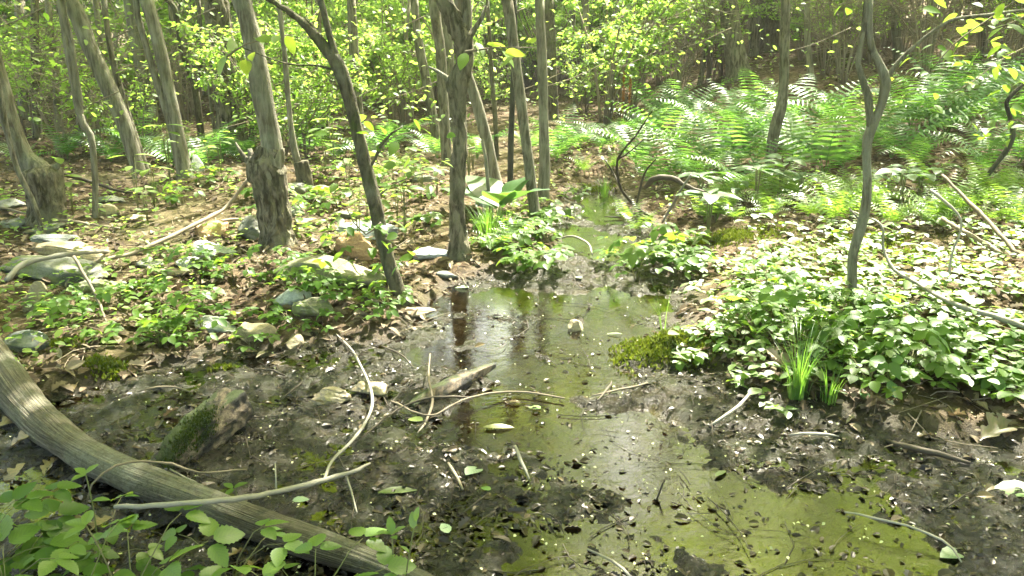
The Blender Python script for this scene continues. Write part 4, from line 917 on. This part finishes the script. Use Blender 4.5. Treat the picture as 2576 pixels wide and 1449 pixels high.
for (px, py) in [(1850,520),(1900,530),(1960,510),(2010,520),(2230,500),(2270,490),(2310,500),(2260,540),(1800,560),(2180,490),(2350,480),(1780,600),(1760,540)]:
    p = gnear(px, py); o = BP[random.randrange(2)].put(p, random.uniform(0, 6.28), random.uniform(.85, 1.2)); later(o, 'broad pale-leaved plant', 'plant', 'broad-leaved plants before the ferns', p)
# palmate seedlings with horizontal leaf whorls
WH = [broad_proto(50, 6, .13, MT['under'], 'tree_seedling', .05, leaf(5, .42, .55, .08, .2), .35), broad_proto(51, 5, .12, MT['under'], 'tree_seedling', .0, leaf(5, .5, .5, .08, .2), .25)]
for (px, py) in [(350,540),(390,530),(372,560),(905,640),(925,560),(1000,560),(880,520),(1060,520),(1100,500),(1180,470),(170,560),(185,545),(1040,470),(820,450),(560,460),(640,470),(430,470),(1020,600),(1190,430),(840,440),(990,470),(530,440)]:
    p = gnear(px, py); o = WH[random.randrange(2)].put(p, random.uniform(0, 6.28), random.uniform(.8, 1.3)); later(o, 'tree seedling with flat leaf whorl', 'seedling', 'tree seedlings', p)

# grass tufts
def tuft(label, px, py, n, h, spread):
    p = gnear(px, py); b = B(); rs = np.random.RandomState(int(px))
    for k in range(n):
        a = rs.uniform(0, 6.28); r = spread * rs.rand(); hh = h * rs.uniform(.5, 1); le = rs.uniform(.05, .6) * hh; ww = .0035
        x0, y0 = r * .3 * cos(a), r * .3 * sin(a); V = []; 
        for t in (0, .35, .7, 1.): V += [(x0 + le * t * t * cos(a) - ww * (1 - t) * sin(a), y0 + le * t * t * sin(a) + ww * (1 - t) * cos(a), hh * t * (1 - .25 * t * le / hh)), (x0 + le * t * t * cos(a) + ww * (1 - t) * sin(a), y0 + le * t * t * sin(a) - ww * (1 - t) * cos(a), hh * t * (1 - .25 * t * le / hh))]
        b.add(V, [(0, 1, 3), (0, 3, 2), (2, 3, 5), (2, 5, 4), (4, 5, 7), (4, 7, 6)])
    o = link('grass_tuft', b.mesh('grass_tuft', MT['grass']), None, p); tag(o, label, 'grass')
tuft('tall grass tuft at the front of the right brambles', 2005, 1010, 70, .36, .14); tuft('grass tuft right of the tallest one under brambles', 2080, 1020, 30, .22, .16)
tuft('grass tuft under the skunk cabbage leaves', 1225, 600, 120, .30, .3); tuft('grass tuft right below the skunk cabbage', 1275, 590, 70, .25, .25)
tuft('long thin grass blades by the moss hummock', 1668, 850, 7, .34, .06); tuft('small grass tuft at head of the stream', 1520, 500, 40, .25, .2)

# ================================================================== DEADWOOD
def stick(label, pts, mat, name='stick', extra=(), z=.02, sides=8, step=.03, disp=.12, cat='stick', wet=False):
    Q = []
    for (px, py, wd, *h) in pts:
        hh = h[0] if h else z; p = atz(px, py, 0)
        for _ in range(6): p = atz(px, py, max(0, gz(p[0], p[1])) + hh)
        Q.append([*p, wd / 2 * depth(p) / F])
    Q = catmull(np.array(Q), .04); Q[:, :3] += .0035 * np.stack([noise(Q[:, 0] * 22 + 5 * i, Q[:, 1] * 22, Q[:, 2] * 22) for i in range(3)], 1) + .002 * np.stack([noise(Q[:, 0] * 60 + 5 * i, Q[:, 1] * 60) for i in range(3)], 1); Q[:, 3] *= 1 + .22 * noise(Q[:, 0] * 35, Q[:, 1] * 35)
    o0 = Q[0, :3].copy(); o0[2] = max(0, gz(o0[0], o0[1])); R_ = Q.copy(); R_[:, :3] -= o0
    b = B(); b.add(*tube(R_, sides, step, disp_soft(disp)), .4); me = b.mesh(name, mat); o = link(name, me, None, o0)
    for e in extra:
        E = []
        for (px, py, wd, *h) in e:
            hh = h[0] if h else z; p = atz(px, py, 0)
            for _ in range(6): p = atz(px, py, max(0, gz(p[0], p[1])) + hh)
            E.append([*(p - o0), wd / 2 * depth(p) / F])
        b = B(); b.add(*tube(np.array(E), 6, step, disp_soft(disp)), .4); link('side_twig', b.mesh('side_twig', mat), o)
    tag(o, label, cat); return o
def disp_log(x, y, z, a, s, r):
    g = noise(np.cos(a) * 7 + 50, np.sin(a) * 7, s * .8) ; g2 = noise(np.cos(a) * 18, np.sin(a) * 18 + 9, s * 1.6)
    crack = -np.clip(.07 - np.abs(noise(np.cos(a) * 4 + 9 + .3 * noise(x * 6, y * 6), np.sin(a) * 4, s * .9)), 0, 1) * 1.6 * sstep(-.2, .2, noise(s * 2.2, np.cos(a) * 2))
    return r * (.03 * g + .03 * g2 + .03 * noise(np.cos(a) * 34, np.sin(a) * 34, s * 4) + crack * .8 + .12 * noise(x * 5, y * 5, z * 5) + .03 * noise(x * 24, y * 24, z * 24))
Q = []
for (px, py, wd, z) in [(-230,720,104,.08),(-110,835,104,.07),(-10,935,104,.06),(80,1040,104,.06),(185,1125,102,.06),(330,1200,100,.06),(500,1262,98,.06),(690,1334,96,.05),(870,1394,88,.05),(1000,1442,76,.04),(1130,1500,60,.03)]:
    p = atz(px, py, z); Q.append([*p, wd * .84 / 2 * depth(p) / F])
Q = np.array(Q); Q[:, 2] = np.maximum(Q[:, 2], Q[:, 3] * .9 + ground(Q[:, 0], Q[:, 1]) - .01); o0 = np.array([Q[4, 0], Q[4, 1], 0]); Q[:, :3] -= o0
b = B(); b.add(*tube(Q, 110, .012, disp_log), .5); root = link('fallen_log', b.mesh('fallen_log', MT['log']), None, o0); tag(root, 'big weathered bare log curving across the lower left corner', 'log')
stick('long pale stick lying over the big fallen log', [(288,1277,12,.20),(420,1270,14,.22),(560,1258,15,.20),(700,1236,15,.13),(815,1208,14,.07),(880,1190,11,.04),(932,1165,7,.03)], MT['paletwig'], sides=10,
   extra=[[(815,1210,9,.06),(835,1160,8,.07),(880,1115,8,.07),(915,1070,8,.06),(936,1020,8,.05),(930,970,7,.05),(905,915,6,.04),(885,880,5,.03),(840,835,4,.02)], [(870,1195,7,.04),(885,1240,6,.02),(898,1290,4,.01)], [(695,1236,6,.13),(694,1200,4,.17),(692,1165,3,.2)]])
stick('thin arching twig lying across the middle of the log', [(215,1290,5,.05),(232,1220,6,.16),(290,1170,6,.20),(360,1162,6,.16),(430,1165,7,.10),(500,1190,6,.04),(620,1180,4,.02)], MT['twig'], disp=.05)
stick('grey twig with a fork in front of the mossy stick', [(985,1010,6),(1080,1045,5,.05),(1180,1000,5,.04),(1300,985,5),(1420,1000,4)], MT['twig'], extra=[[(1070,1065,8,.02),(1088,1010,8,.05),(1078,950,6,.07),(1082,890,3,.09)], [(1070,1065,6,.02),(1050,1090,5,.01)]])
stick('dark twig arching low across the centre mud', [(900,1110,4),(1000,1030,5,.03),(1090,1000,6,.04),(1190,1000,4,.03)], MT['darktwig'])
stick('pale branched twig on the mud right of centre', [(1785,1072,7),(1820,1050,8,.03),(1860,1020,8,.04),(1886,990,7,.04)], MT['paletwig'])
stick('straight brown twig on the right mud edge', [(1490,995,5),(1560,980,7,.03),(1630,965,5)], MT['twig'])
stick('short pale stick poking into the yellow water', [(1296,1122,8,.05),(1312,1160,8,.03),(1332,1205,6,.01)], MT['paletwig'])
stick('short dark stick near the white leaf', [(1128,1165,8,.02),(1150,1200,8,.02),(1165,1230,5)], MT['twig'])
stick('long pale twig curving into the bottom right', [(2125,1290,6,.04),(2230,1310,7,.05),(2330,1340,7,.04),(2400,1380,6,.03),(2422,1415,5,.01)], MT['paletwig'])
stick('pale stick at the bottom centre edge', [(1480,1380,7,.02),(1540,1410,8,.03),(1590,1455,9,.04)], MT['paletwig'])
stick('short grey root lying on right bank mud', [(1985,1095,7),(2050,1090,8,.02),(2110,1098,5)], MT['paletwig'])
stick('pale twig leaning out of the right ferns', [(2385,710,7,.02),(2395,640,7,.17),(2416,552,7,.36),(2342,478,8,.50)], MT['paletwig'], step=.05)
stick('grey fallen branch sloping across the sunlit patch', [(2600,830,15,.10),(2500,795,14,.11),(2400,765,12,.10),(2310,715,9,.10),(2250,680,8,.13),(2222,620,7,.24),(2215,565,6,.36),(2140,530,4,.42)], MT['paletwig'], 'fallen_branch', cat='branch')
stick('grey branch slanting through ferns at the right edge', [(2560,640,11,.10),(2490,560,11,.2),(2430,500,10,.30),(2370,440,8,.40)], MT['twig'], 'fallen_branch', cat='branch')
stick('dark branch low under the right lady ferns', [(2520,640,12,.05),(2440,590,12,.10),(2370,550,10,.12)], MT['twig'], 'fallen_branch', cat='branch')
stick('long thin pole lying from the pollard to the left rocks', [(210,665,9,.05),(320,640,10,.07),(420,600,11,.08),(500,560,11,.10),(570,520,10,.15),(625,450,8,.35)], MT['twig'], 'fallen_branch', cat='branch')
stick('pale peeled branch lying over the long layered rock', [(15,705,13,.14),(60,665,14,.18),(140,645,14,.20),(210,635,12,.18),(270,632,9,.1)], MT['paletwig'], 'fallen_branch', cat='branch')
stick('thin dead stem leaning beside the upright stone', [(268,815,6,.02),(240,740,7,.12),(205,680,8,.2),(185,645,6,.26)], MT['twig'])
stick('dark branch lying behind the left pollard stump', [(160,440,9,.25),(220,455,9,.18),(300,480,8,.10),(370,490,7,.04)], MT['darktwig'], 'fallen_branch', cat='branch')
stick('thin branch lying flat before the pale forked sapling', [(0,520,6,.1),(100,545,7,.06),(200,560,7,.04),(300,575,6,.03)], MT['twig'])
stick('crooked twig pair before the thick pollard', [(380,600,7,.03),(450,585,7,.05),(560,555,8,.05),(640,550,7,.05)], MT['twig'])
stick('twig lying right of the short cut stump', [(730,490,8,.04),(790,500,8,.05),(850,515,6,.03)], MT['twig'])
stick('bent grey twig over the upper pool', [(1400,600,5,.03),(1440,595,6,.06),(1478,612,7,.06),(1490,640,5,.02)], MT['paletwig'])
stick('dark arched root beside the right fern clump', [(1625,470,12,.25),(1645,450,14,.38),(1690,448,13,.36),(1730,470,11,.28),(1790,490,10,.20)], MT['darktwig'], 'root', cat='root')
stick('pale curved branch right of the upper pool', [(1665,560,7,.05),(1690,520,8,.2),(1712,480,7,.35),(1740,440,6,.5)], MT['paletwig'], extra=[[(1672,545,6,.08),(1680,590,5,.03),(1700,580,4,.03)]])
stick('dead dark bush stem left of the right ferns', [(1640,545,9,.02),(1600,520,8,.1),(1560,470,7,.3),(1555,400,6,.55),(1600,340,5,.8),(1640,280,3,1.05)], MT['darktwig'], extra=[[(1560,470,5,.3),(1540,430,4,.4),(1520,400,2,.5)], [(1555,400,5,.55),(1580,385,4,.62),(1620,350,2,.75)], [(1600,520,6,.1),(1620,440,5,.35),(1650,400,3,.5)], [(1620,530,6,.05),(1570,545,5,.02),(1520,545,3,.02)]])
stick('dark sunken limb lying in the right mud', [(2225,1105,10,.01),(2290,1128,16,.02),(2360,1142,16,.02),(2440,1165,9,.01)], MT['darktwig'], 'sunken_limb', cat='branch', sides=10)
stick('twig standing out of the riffle', [(1655,1255,5,.0),(1665,1225,5,.04),(1672,1205,4,.07)], MT['darktwig'])
stick('thin twig on mud below the mossy broken stump', [(428,1180,5,.04),(490,1215,6,.03)], MT['paletwig'])
stick('twig beside the moss patch on the left mud', [(345,985,4),(420,972,5,.03),(480,985,4)], MT['twig'])
for (a, b_, c, d) in [(700,1010,760,960),(960,870,1040,925),(1150,1300,1230,1240),(620,1000,560,1090),(1540,960,1500,1010),(2450,1230,2360,1290),(1370,1290,1420,1340),(640,930,720,945)]:
    random.seed(a); o = stick('thin dark mud twig', [(a, b_, 4, .01), ((a + c) / 2 + 8, (b_ + d) / 2 - 6, 5, .03), (c, d, 3, .01)], MT['darktwig']); later(o, 'thin dark mud twig', 'stick', 'dark twigs on the mud', (np.array(o.location)))
# mossy broken stump, mossy stick
def chunk(label, pts, mat, sides, name, amp, oval=1., cat='stump', end_jag=.0):
    Q = []
    for (px, py, wd, z) in pts: p = atz(px, py, z); Q.append([*p, wd / 2 * depth(p) / F])
    Q = np.array(Q); o0 = np.array([Q[0, 0], Q[0, 1], 0.]); Q[:, :3] -= o0
    def dd(x, y, z, a, s, r): return r * (.75 * (1 / np.maximum(np.abs(np.cos(a + .4)), np.abs(np.sin(a + .4))) - 1.15) + amp * noise(np.cos(a) * 2.2, np.sin(a) * 2.2, s * 5) + amp * .5 * noise(x * 22, y * 22, z * 22) + .06 * noise(x * 70, y * 70, z * 70))
    b = B(); b.add(*tube(Q, sides, .008, dd, oval=oval), .5); o = link(name, b.mesh(name, mat), None, o0); tag(o, label, cat); return o
st = chunk('mossy broken log stub jutting up from the left mud', [(425,1205,70,-.05),(455,1150,95,.01),(495,1100,98,.05),(545,1052,100,.085),(590,1010,98,.115),(598,1003,94,.12)], MT['mosswood'], 60, 'broken_stump', .2, .8)
bm_ = B(); n = 2600; q = RS.rand(n, 2); base = [(438,1175),(470,1110),(505,1050),(540,1000)]
P = []
for k in range(n):
    t = q[k, 0] * 3; i = min(2, int(t)); f = t - i; px = base[i][0] * (1 - f) + base[i + 1][0] * f + RS.normal(-18, 20); py = base[i][1] * (1 - f) + base[i + 1][1] * f + RS.normal(-4, 12); P.append(atz(px, py, .03 + .05 * t + .035 + RS.normal(0, .006)) - np.array(st.location))
bm_.inst((np.array([(0, 0, 0), (-.3, .5, .3), (0, 1, .7), (.3, .5, .3)], float), np.array([(0, 2, 1), (0, 3, 2)]), np.zeros((4, 2))), rots(RS.uniform(0, 6.28, n), RS.uniform(0, .9, n), RS.normal(0, .3, n)), np.array(P), RS.uniform(.006, .013, n))
# (moss tufts are only kept where they sit on the stub)
from mathutils.bvhtree import BVHTree
tree_b = BVHTree.FromPolygons([v.co[:] for v in st.data.vertices], [p.vertices[:] for p in st.data.polygons])
P2 = []
for p in P:
    h = tree_b.ray_cast(Vector(p) + Vector((0, 0, .3)), Vector((0, 0, -1)))
    if h[0] is not None: P2.append(list(h[0]))
P2 = np.array(P2); n = len(P2); bm_ = B()
bm_.inst((np.array([(0, 0, 0), (-.3, .5, .3), (0, 1, .7), (.3, .5, .3)], float), np.array([(0, 2, 1), (0, 3, 2)]), np.zeros((4, 2))), rots(RS.uniform(0, 6.28, n), RS.uniform(0, .9, n), RS.normal(0, .3, n)), P2, RS.uniform(.006, .013, n))
link('moss_coat', bm_.mesh('moss_coat', MT['darkmoss']), st, kind='stuff')
chunk('mossy half-sunk stick pointing at the pool', [(1040,1030,40,-.01),(1090,1000,46,.02),(1150,965,40,.03),(1205,935,26,.04),(1245,918,10,.045)], MT['mosswood'], 30, 'mossy_stick', .25, cat='stick')
# mossy fallen logs back right
def backlog(label, pts, Y):
    Q = np.array([[*aty(px, py, Y), wd / 2 * Y / F] for (px, py, wd) in pts]); o0 = np.array([Q[0, 0], Q[0, 1], gz(Q[0, 0], Q[0, 1])]); Q[:, :3] -= o0
    b = B(); b.add(*tube(Q, 24, .06, disp_soft(.2)), .5); tag(link('fallen_log', b.mesh('fallen_log', MT['mosslog']), None, o0), label, 'log')
backlog('thick mossy fallen log behind the ferns, lower one', [(1830,285,26),(1900,290,36),(2000,282,42),(2120,285,42),(2240,290,34),(2330,290,22)], 12)
backlog('upper mossy log with dark end behind the ferns', [(2000,255,22),(2060,240,30),(2150,236,34),(2230,240,30),(2310,250,18),(2370,255,10)], 13)
backlog('pale fallen log on the far right slope', [(2300,230,16),(2400,205,18),(2500,180,18),(2600,150,16)], 14)

# ================================================================== SINGLE FALLEN LEAVES and foreground shoots
def oneleaf(label, px, py, wpx, yaw, c, kind='plain', pitch=0, roll=0, h=.01):
    p = gnear(px, py); p[2] = max(p[2], 0) + h; d = np.linalg.norm(p - CAM); L = wpx * d / F
    T = {'plain': leaf(8, .7, .42, .08, .1, .05), 'oak': leaf(16, .58, .5, .35, .3, 0, 1, [.05, .12, .3, .5, .55, .4, .42, .75, .95, .85, .5, .55, .85, .75, .4, .3, .05], .02), 'long': leaf(8, .32, .5, .1, .08, .05)}[kind]
    b = B(); V, Fa, U = T; V = V - [0, .5, 0]; b.inst((V, Fa, U), rots([yaw], [pitch], [roll]), [(0, 0, 0)], [L], np.array([.5])); m_ = mat_leaf('fallen_leaf_tint', c, c, tuple(x * .8 for x in c), tuple(x * .8 for x in c), .2, .4, .05)
    tag(link('fallen_leaf', b.mesh('fallen_leaf', m_), None, p), label, 'leaf')
oneleaf('white upturned leaf on the mud in the middle', 1190, 1205, 62, 2.6, (.30,.37,.26), pitch=.25)
oneleaf('small whitish leaf near the bottom left of centre', 1120, 1337, 40, .5, (.42,.52,.36), pitch=.2)
oneleaf('bright green leaf floating in the yellow water', 1345, 1060, 34, 1.2, (.14,.24,.06))
oneleaf('pale leaf at the bottom right corner', 2390, 1418, 62, 1.9, (.20,.28,.15), pitch=.1)
oneleaf('long green leaf flat on the mud above the log', 1000, 1242, 100, -1.3, (.10,.13,.04), 'long')
oneleaf('long dead leaf at edge of the yellow water', 1255, 1120, 80, -1.45, (.27,.26,.11), 'long')
oneleaf('large curled tan oak leaf at the right edge', 2510, 1105, 130, -1.1, (.15,.11,.07), 'oak', .3, .2, .03)
oneleaf('tan oak leaf on the right bank under brambles', 2440, 1010, 90, .6, (.33,.24,.15), 'oak', .3)
oneleaf('green leaf cut by the right picture edge', 2550, 1250, 100, 1.4, (.16,.26,.08), 'plain')
oneleaf('grey-green leaf by the head of the pool', 1160, 735, 36, 1.4, (.36,.44,.28))
oneleaf('pale leaf on mud below the upper pool', 1455, 702, 26, .4, (.40,.46,.34))
oneleaf('green leaf lying in the shallow by moss hummock', 1545, 862, 40, 1.4, (.14,.22,.07), 'long')
oneleaf('yellow-green leaf left of the yellow water', 1045, 1065, 42, 1.2, (.17,.22,.05))
oneleaf('small green leaf right of the white leaf', 1222, 1240, 30, .9, (.12,.22,.04))
oneleaf('grey leaf at the pool edge below the riffle', 1810, 1225, 50, -.8, (.16,.2,.08), 'long')
oneleaf('green leaf left of the big fallen log shadow', 88, 1262, 46, -1.0, (.15,.26,.05), 'long')
oneleaf('pale green leaf leaning on the big fallen log', 762, 1315, 40, -1.2, (.36,.46,.33), h=.08)
oneleaf('round green leaf under the right brambles', 2240, 1012, 46, .3, (.07,.15,.05), pitch=.9, h=.05)
oneleaf('small round green leaf left of the other', 2170, 1022, 34, .2, (.07,.17,.04), pitch=.6, h=.03)
oneleaf('red leaf on the sunlit patch', 2350, 768, 18, .3, (.45,.04,.03), h=.04)
for (px, py, w_) in [(60,1140,70),(40,1210,60),(130,1180,60),(20,1080,60),(95,1110,46),(190,985,40),(170,960,44),(430,1050,44),(250,1330,60),(640,1440,70),(600,1420,60),(700,1430,50),(2560,950,80),(2400,1050,60),(2330,1100,50)]:
    random.seed(px); oneleaf('brown curled oak leaf', px, py, w_, random.uniform(0, 6), random.choice([(.26,.17,.10),(.20,.13,.07),(.31,.22,.14)]), 'oak', random.uniform(-.3, .3), random.uniform(-.3, .3), .02)
    o = [o for o in COL.objects if o.name.startswith('fallen_leaf')][-1]; later(o, 'curled brown oak leaf', 'leaf', 'curled brown oak leaves', o.location)
def shoot(label, pts, leaves, mat):
    p0 = gnear(*pts[0][:2]); Y = p0[1]; root = empty('young_shoot', p0); b = B()
    Q = [[0, 0, -.01, .003]] + [[*(aty(px, py, Y + .01 * i) - p0), .0022] for i, (px, py) in enumerate(pts[1:])]; b.add(*tube(Q, 5, .05)); link('stem', b.mesh('stem', MT['stem']), root)
    b = B(); b.inst(leaf(6, .5, .45, .15, .15, .05), rots([0], [0], [0]), [(0, 0, 0)], [1.], np.array([.4])); me = b.mesh('leaf', mat)
    for (px, py, L, yaw, pit) in leaves: o = link('leaf', me, root); o.location = aty(px, py, Y) - p0; o.rotation_euler = (pit, 0, yaw); o.scale = (L,) * 3
    tag(root, label, 'shoot')
shoot('young yellow-green shoot before the end of the log', [(985,1560),(990,1450),(986,1345)], [(986,1345,.05,.3,.9),(986,1345,.05,2.2,.6),(986,1345,.045,-1.5,.7),(986,1350,.04,3.6,.5)], MT['bramble_yellow'])
shoot('slim yellow-green shoot right of the other one', [(1010,1560),(1025,1420),(1045,1310)], [(1040,1330,.045,.2,1.2),(1045,1312,.04,-.6,1.3),(1030,1390,.03,1.5,.8)], MT['bramble_yellow'])
shoot('tall shoot with bright tip at the lower left', [(330,1620),(270,1420),(215,1320)], [(215,1325,.07,1.2,.1),(215,1322,.06,.2,.3),(215,1325,.06,2.6,.1)], MT['bramble_yellow'])
shoot('thin shoot rising over the log at left', [(255,1430),(235,1280),(215,1190)], [(215,1195,.05,1.,.3),(215,1192,.045,-.6,.4),(215,1195,.05,2.8,.3),(232,1260,.05,-1.4,.1)], MT['bramble_yellow'])
shoot('tender shoot standing behind the pale stick', [(605,1290),(592,1230)], [(585,1230,.05,.9,.2),(588,1228,.05,-.9,.2),(588,1230,.045,2.8,.1)], MT['bramble'])

# leafy twigs hanging into the picture (each on its own branch)
def leafy_branch(label, pts, Y, n, L, mat, seed=1, hang=.1, spread=.14, tw='twig'):
    rs = np.random.RandomState(seed); P = np.array([aty(px, py, Y) for px, py in pts]); o0 = P[0].copy(); root = empty('leafy_branch', o0); b = B()
    C = catmull(np.hstack([P - o0, np.linspace(.006, .002, len(P))[:, None]]), .05); b.add(*tube(C, 5, 1, smoothpath=False)); link('twig', b.mesh('twig', MT[tw]), root)
    bb = B(); bb.inst(leaf(7, .58, .42, .1, .18, .03), rots([0], [0], [0]), [(0, 0, 0)], [1.], np.array([.4])); me = bb.mesh('leaf', mat)
    for k in range(n):
        c = C[int(rs.uniform(.15, 1) * (len(C) - 1)), :3]; o = link('leaf', me, root); o.location = c + rs.normal(0, spread, 3) * [1, 1, .5]; s = L * rs.uniform(.7, 1.2); o.scale = (s, s, s); o.rotation_euler = (rs.normal(-hang, .35), rs.normal(0, .35), rs.uniform(0, 6.28))
    later(root, label, 'branch', 'leafy branches', P[len(P) // 2])
Yd = gnear(1012, 772)[1]
leafy_branch('leafy sprout', [(958,560),(920,590),(890,560),(870,520)], Yd - .1, 22, .085, MT['bramble'], 1, .2)
leafy_branch('leafy sprout', [(970,600),(1000,620),(1030,600)], Yd - .1, 14, .075, MT['bramble'], 2, .2, .1)
leafy_branch('leafy sprout', [(930,520),(980,470),(1050,440),(1100,430)], Yd + .4, 30, .085, MT['bramble'], 3, .1)
leafy_branch('leafy twig', [(925,430),(980,350),(1050,330)], Yd, 18, .085, MT['bramble'], 4, .3)
leafy_branch('leafy twig', [(720,480),(730,560),(760,600),(700,570)], 5.9, 30, .085, MT['bramble'], 5, .2, .13)
leafy_branch('leafy twig', [(1170,130),(1250,120),(1345,120)], 4.2, 8, .09, MT['bramble_yellow'], 6, .5, .06)
leafy_branch('leafy twig', [(1195,370),(1160,380),(1150,240)], 5.7, 7, .06, MT['bramble'], 7, .3, .05)
leafy_branch('drooping leafy branch', [(560,150),(620,110),(680,100)], 4.0, 9, .09, MT['bramble_yellow'], 8, .5, .07)
leafy_branch('leafy bough', [(2600,-30),(2500,40),(2400,110),(2350,170)], 4.6, 50, .085, MT['bramble'], 9, .3, .2)
leafy_branch('leafy bough', [(2620,100),(2520,150),(2440,210),(2380,240)], 6, 60, .085, MT['bramble'], 10, .3, .25)
leafy_branch('leafy bough', [(2620,20),(2540,60),(2480,80)], 3.4, 12, .08, MT['bramble'], 11, .3, .14)
leafy_branch('leafy bough', [(2600,350),(2560,300),(2500,330)], 6, 26, .08, MT['bramble'], 12, .3, .2)
for i, (x, y, Y, n, sp, mt) in enumerate([(250,110,9,60,.3,'under'),(150,150,8,50,.3,'under'),(330,210,8,50,.25,'under'),(60,140,8,50,.3,'under'),(500,120,9,40,.3,'under'),(210,270,7.5,30,.2,'under'),(450,60,9,50,.3,'under'),(640,300,8,26,.25,'under'),(980,80,9,60,.35,'under'),(1040,230,9,50,.3,'under'),(860,260,9,40,.3,'under'),(1480,80,10,70,.4,'under'),(1560,170,10,70,.4,'under'),(1650,60,10,70,.4,'under'),(1750,110,11,60,.4,'under'),(1230,60,9,40,.3,'under'),(2050,110,10,40,.4,'under'),(1430,200,9,40,.3,'under'),(100,230,7.5,40,.3,'under'),(20,60,7,50,.3,'under'),(1330,220,9.5,40,.3,'under'),(740,200,9,44,.3,'under'),(800,340,9,30,.25,'under')]):
    leafy_branch('sunlit leafy spray', [(x + 90, y - 40), (x, y), (x - 90, y + 25)], Y, int(n * 1.2), .062, MT[mt], 20 + i, .1, sp)
# thin volume added to lift the dark background, standing in for glare
b = B(); hx, h0, h1, hz0, hz1 = 70, -30, 70, -1.3, 24
hv = [(x, y, z) for x in (-hx, hx) for y in (h0, h1) for z in (hz0, hz1)]
b.add(hv, [(0,1,3),(0,3,2),(4,6,7),(4,7,5),(0,4,5),(0,5,1),(2,3,7),(2,7,6),(0,2,6),(0,6,4),(1,5,7),(1,7,3)])
hm = M('glare_veil'); pv = hm.n('VolumePrincipled', {'Color': (1.0, 1.0, .93), 'Density': GLARE_VEIL, 'Anisotropy': .35}); hm.set(hm.out.inputs['Volume'], (pv, 0))
if GLARE_VEIL: link('glare_veil', b.mesh('glare_veil', hm.m, False), kind='stuff')['label'] = 'thin pale veil added to brighten the dark background'
finish_labels()
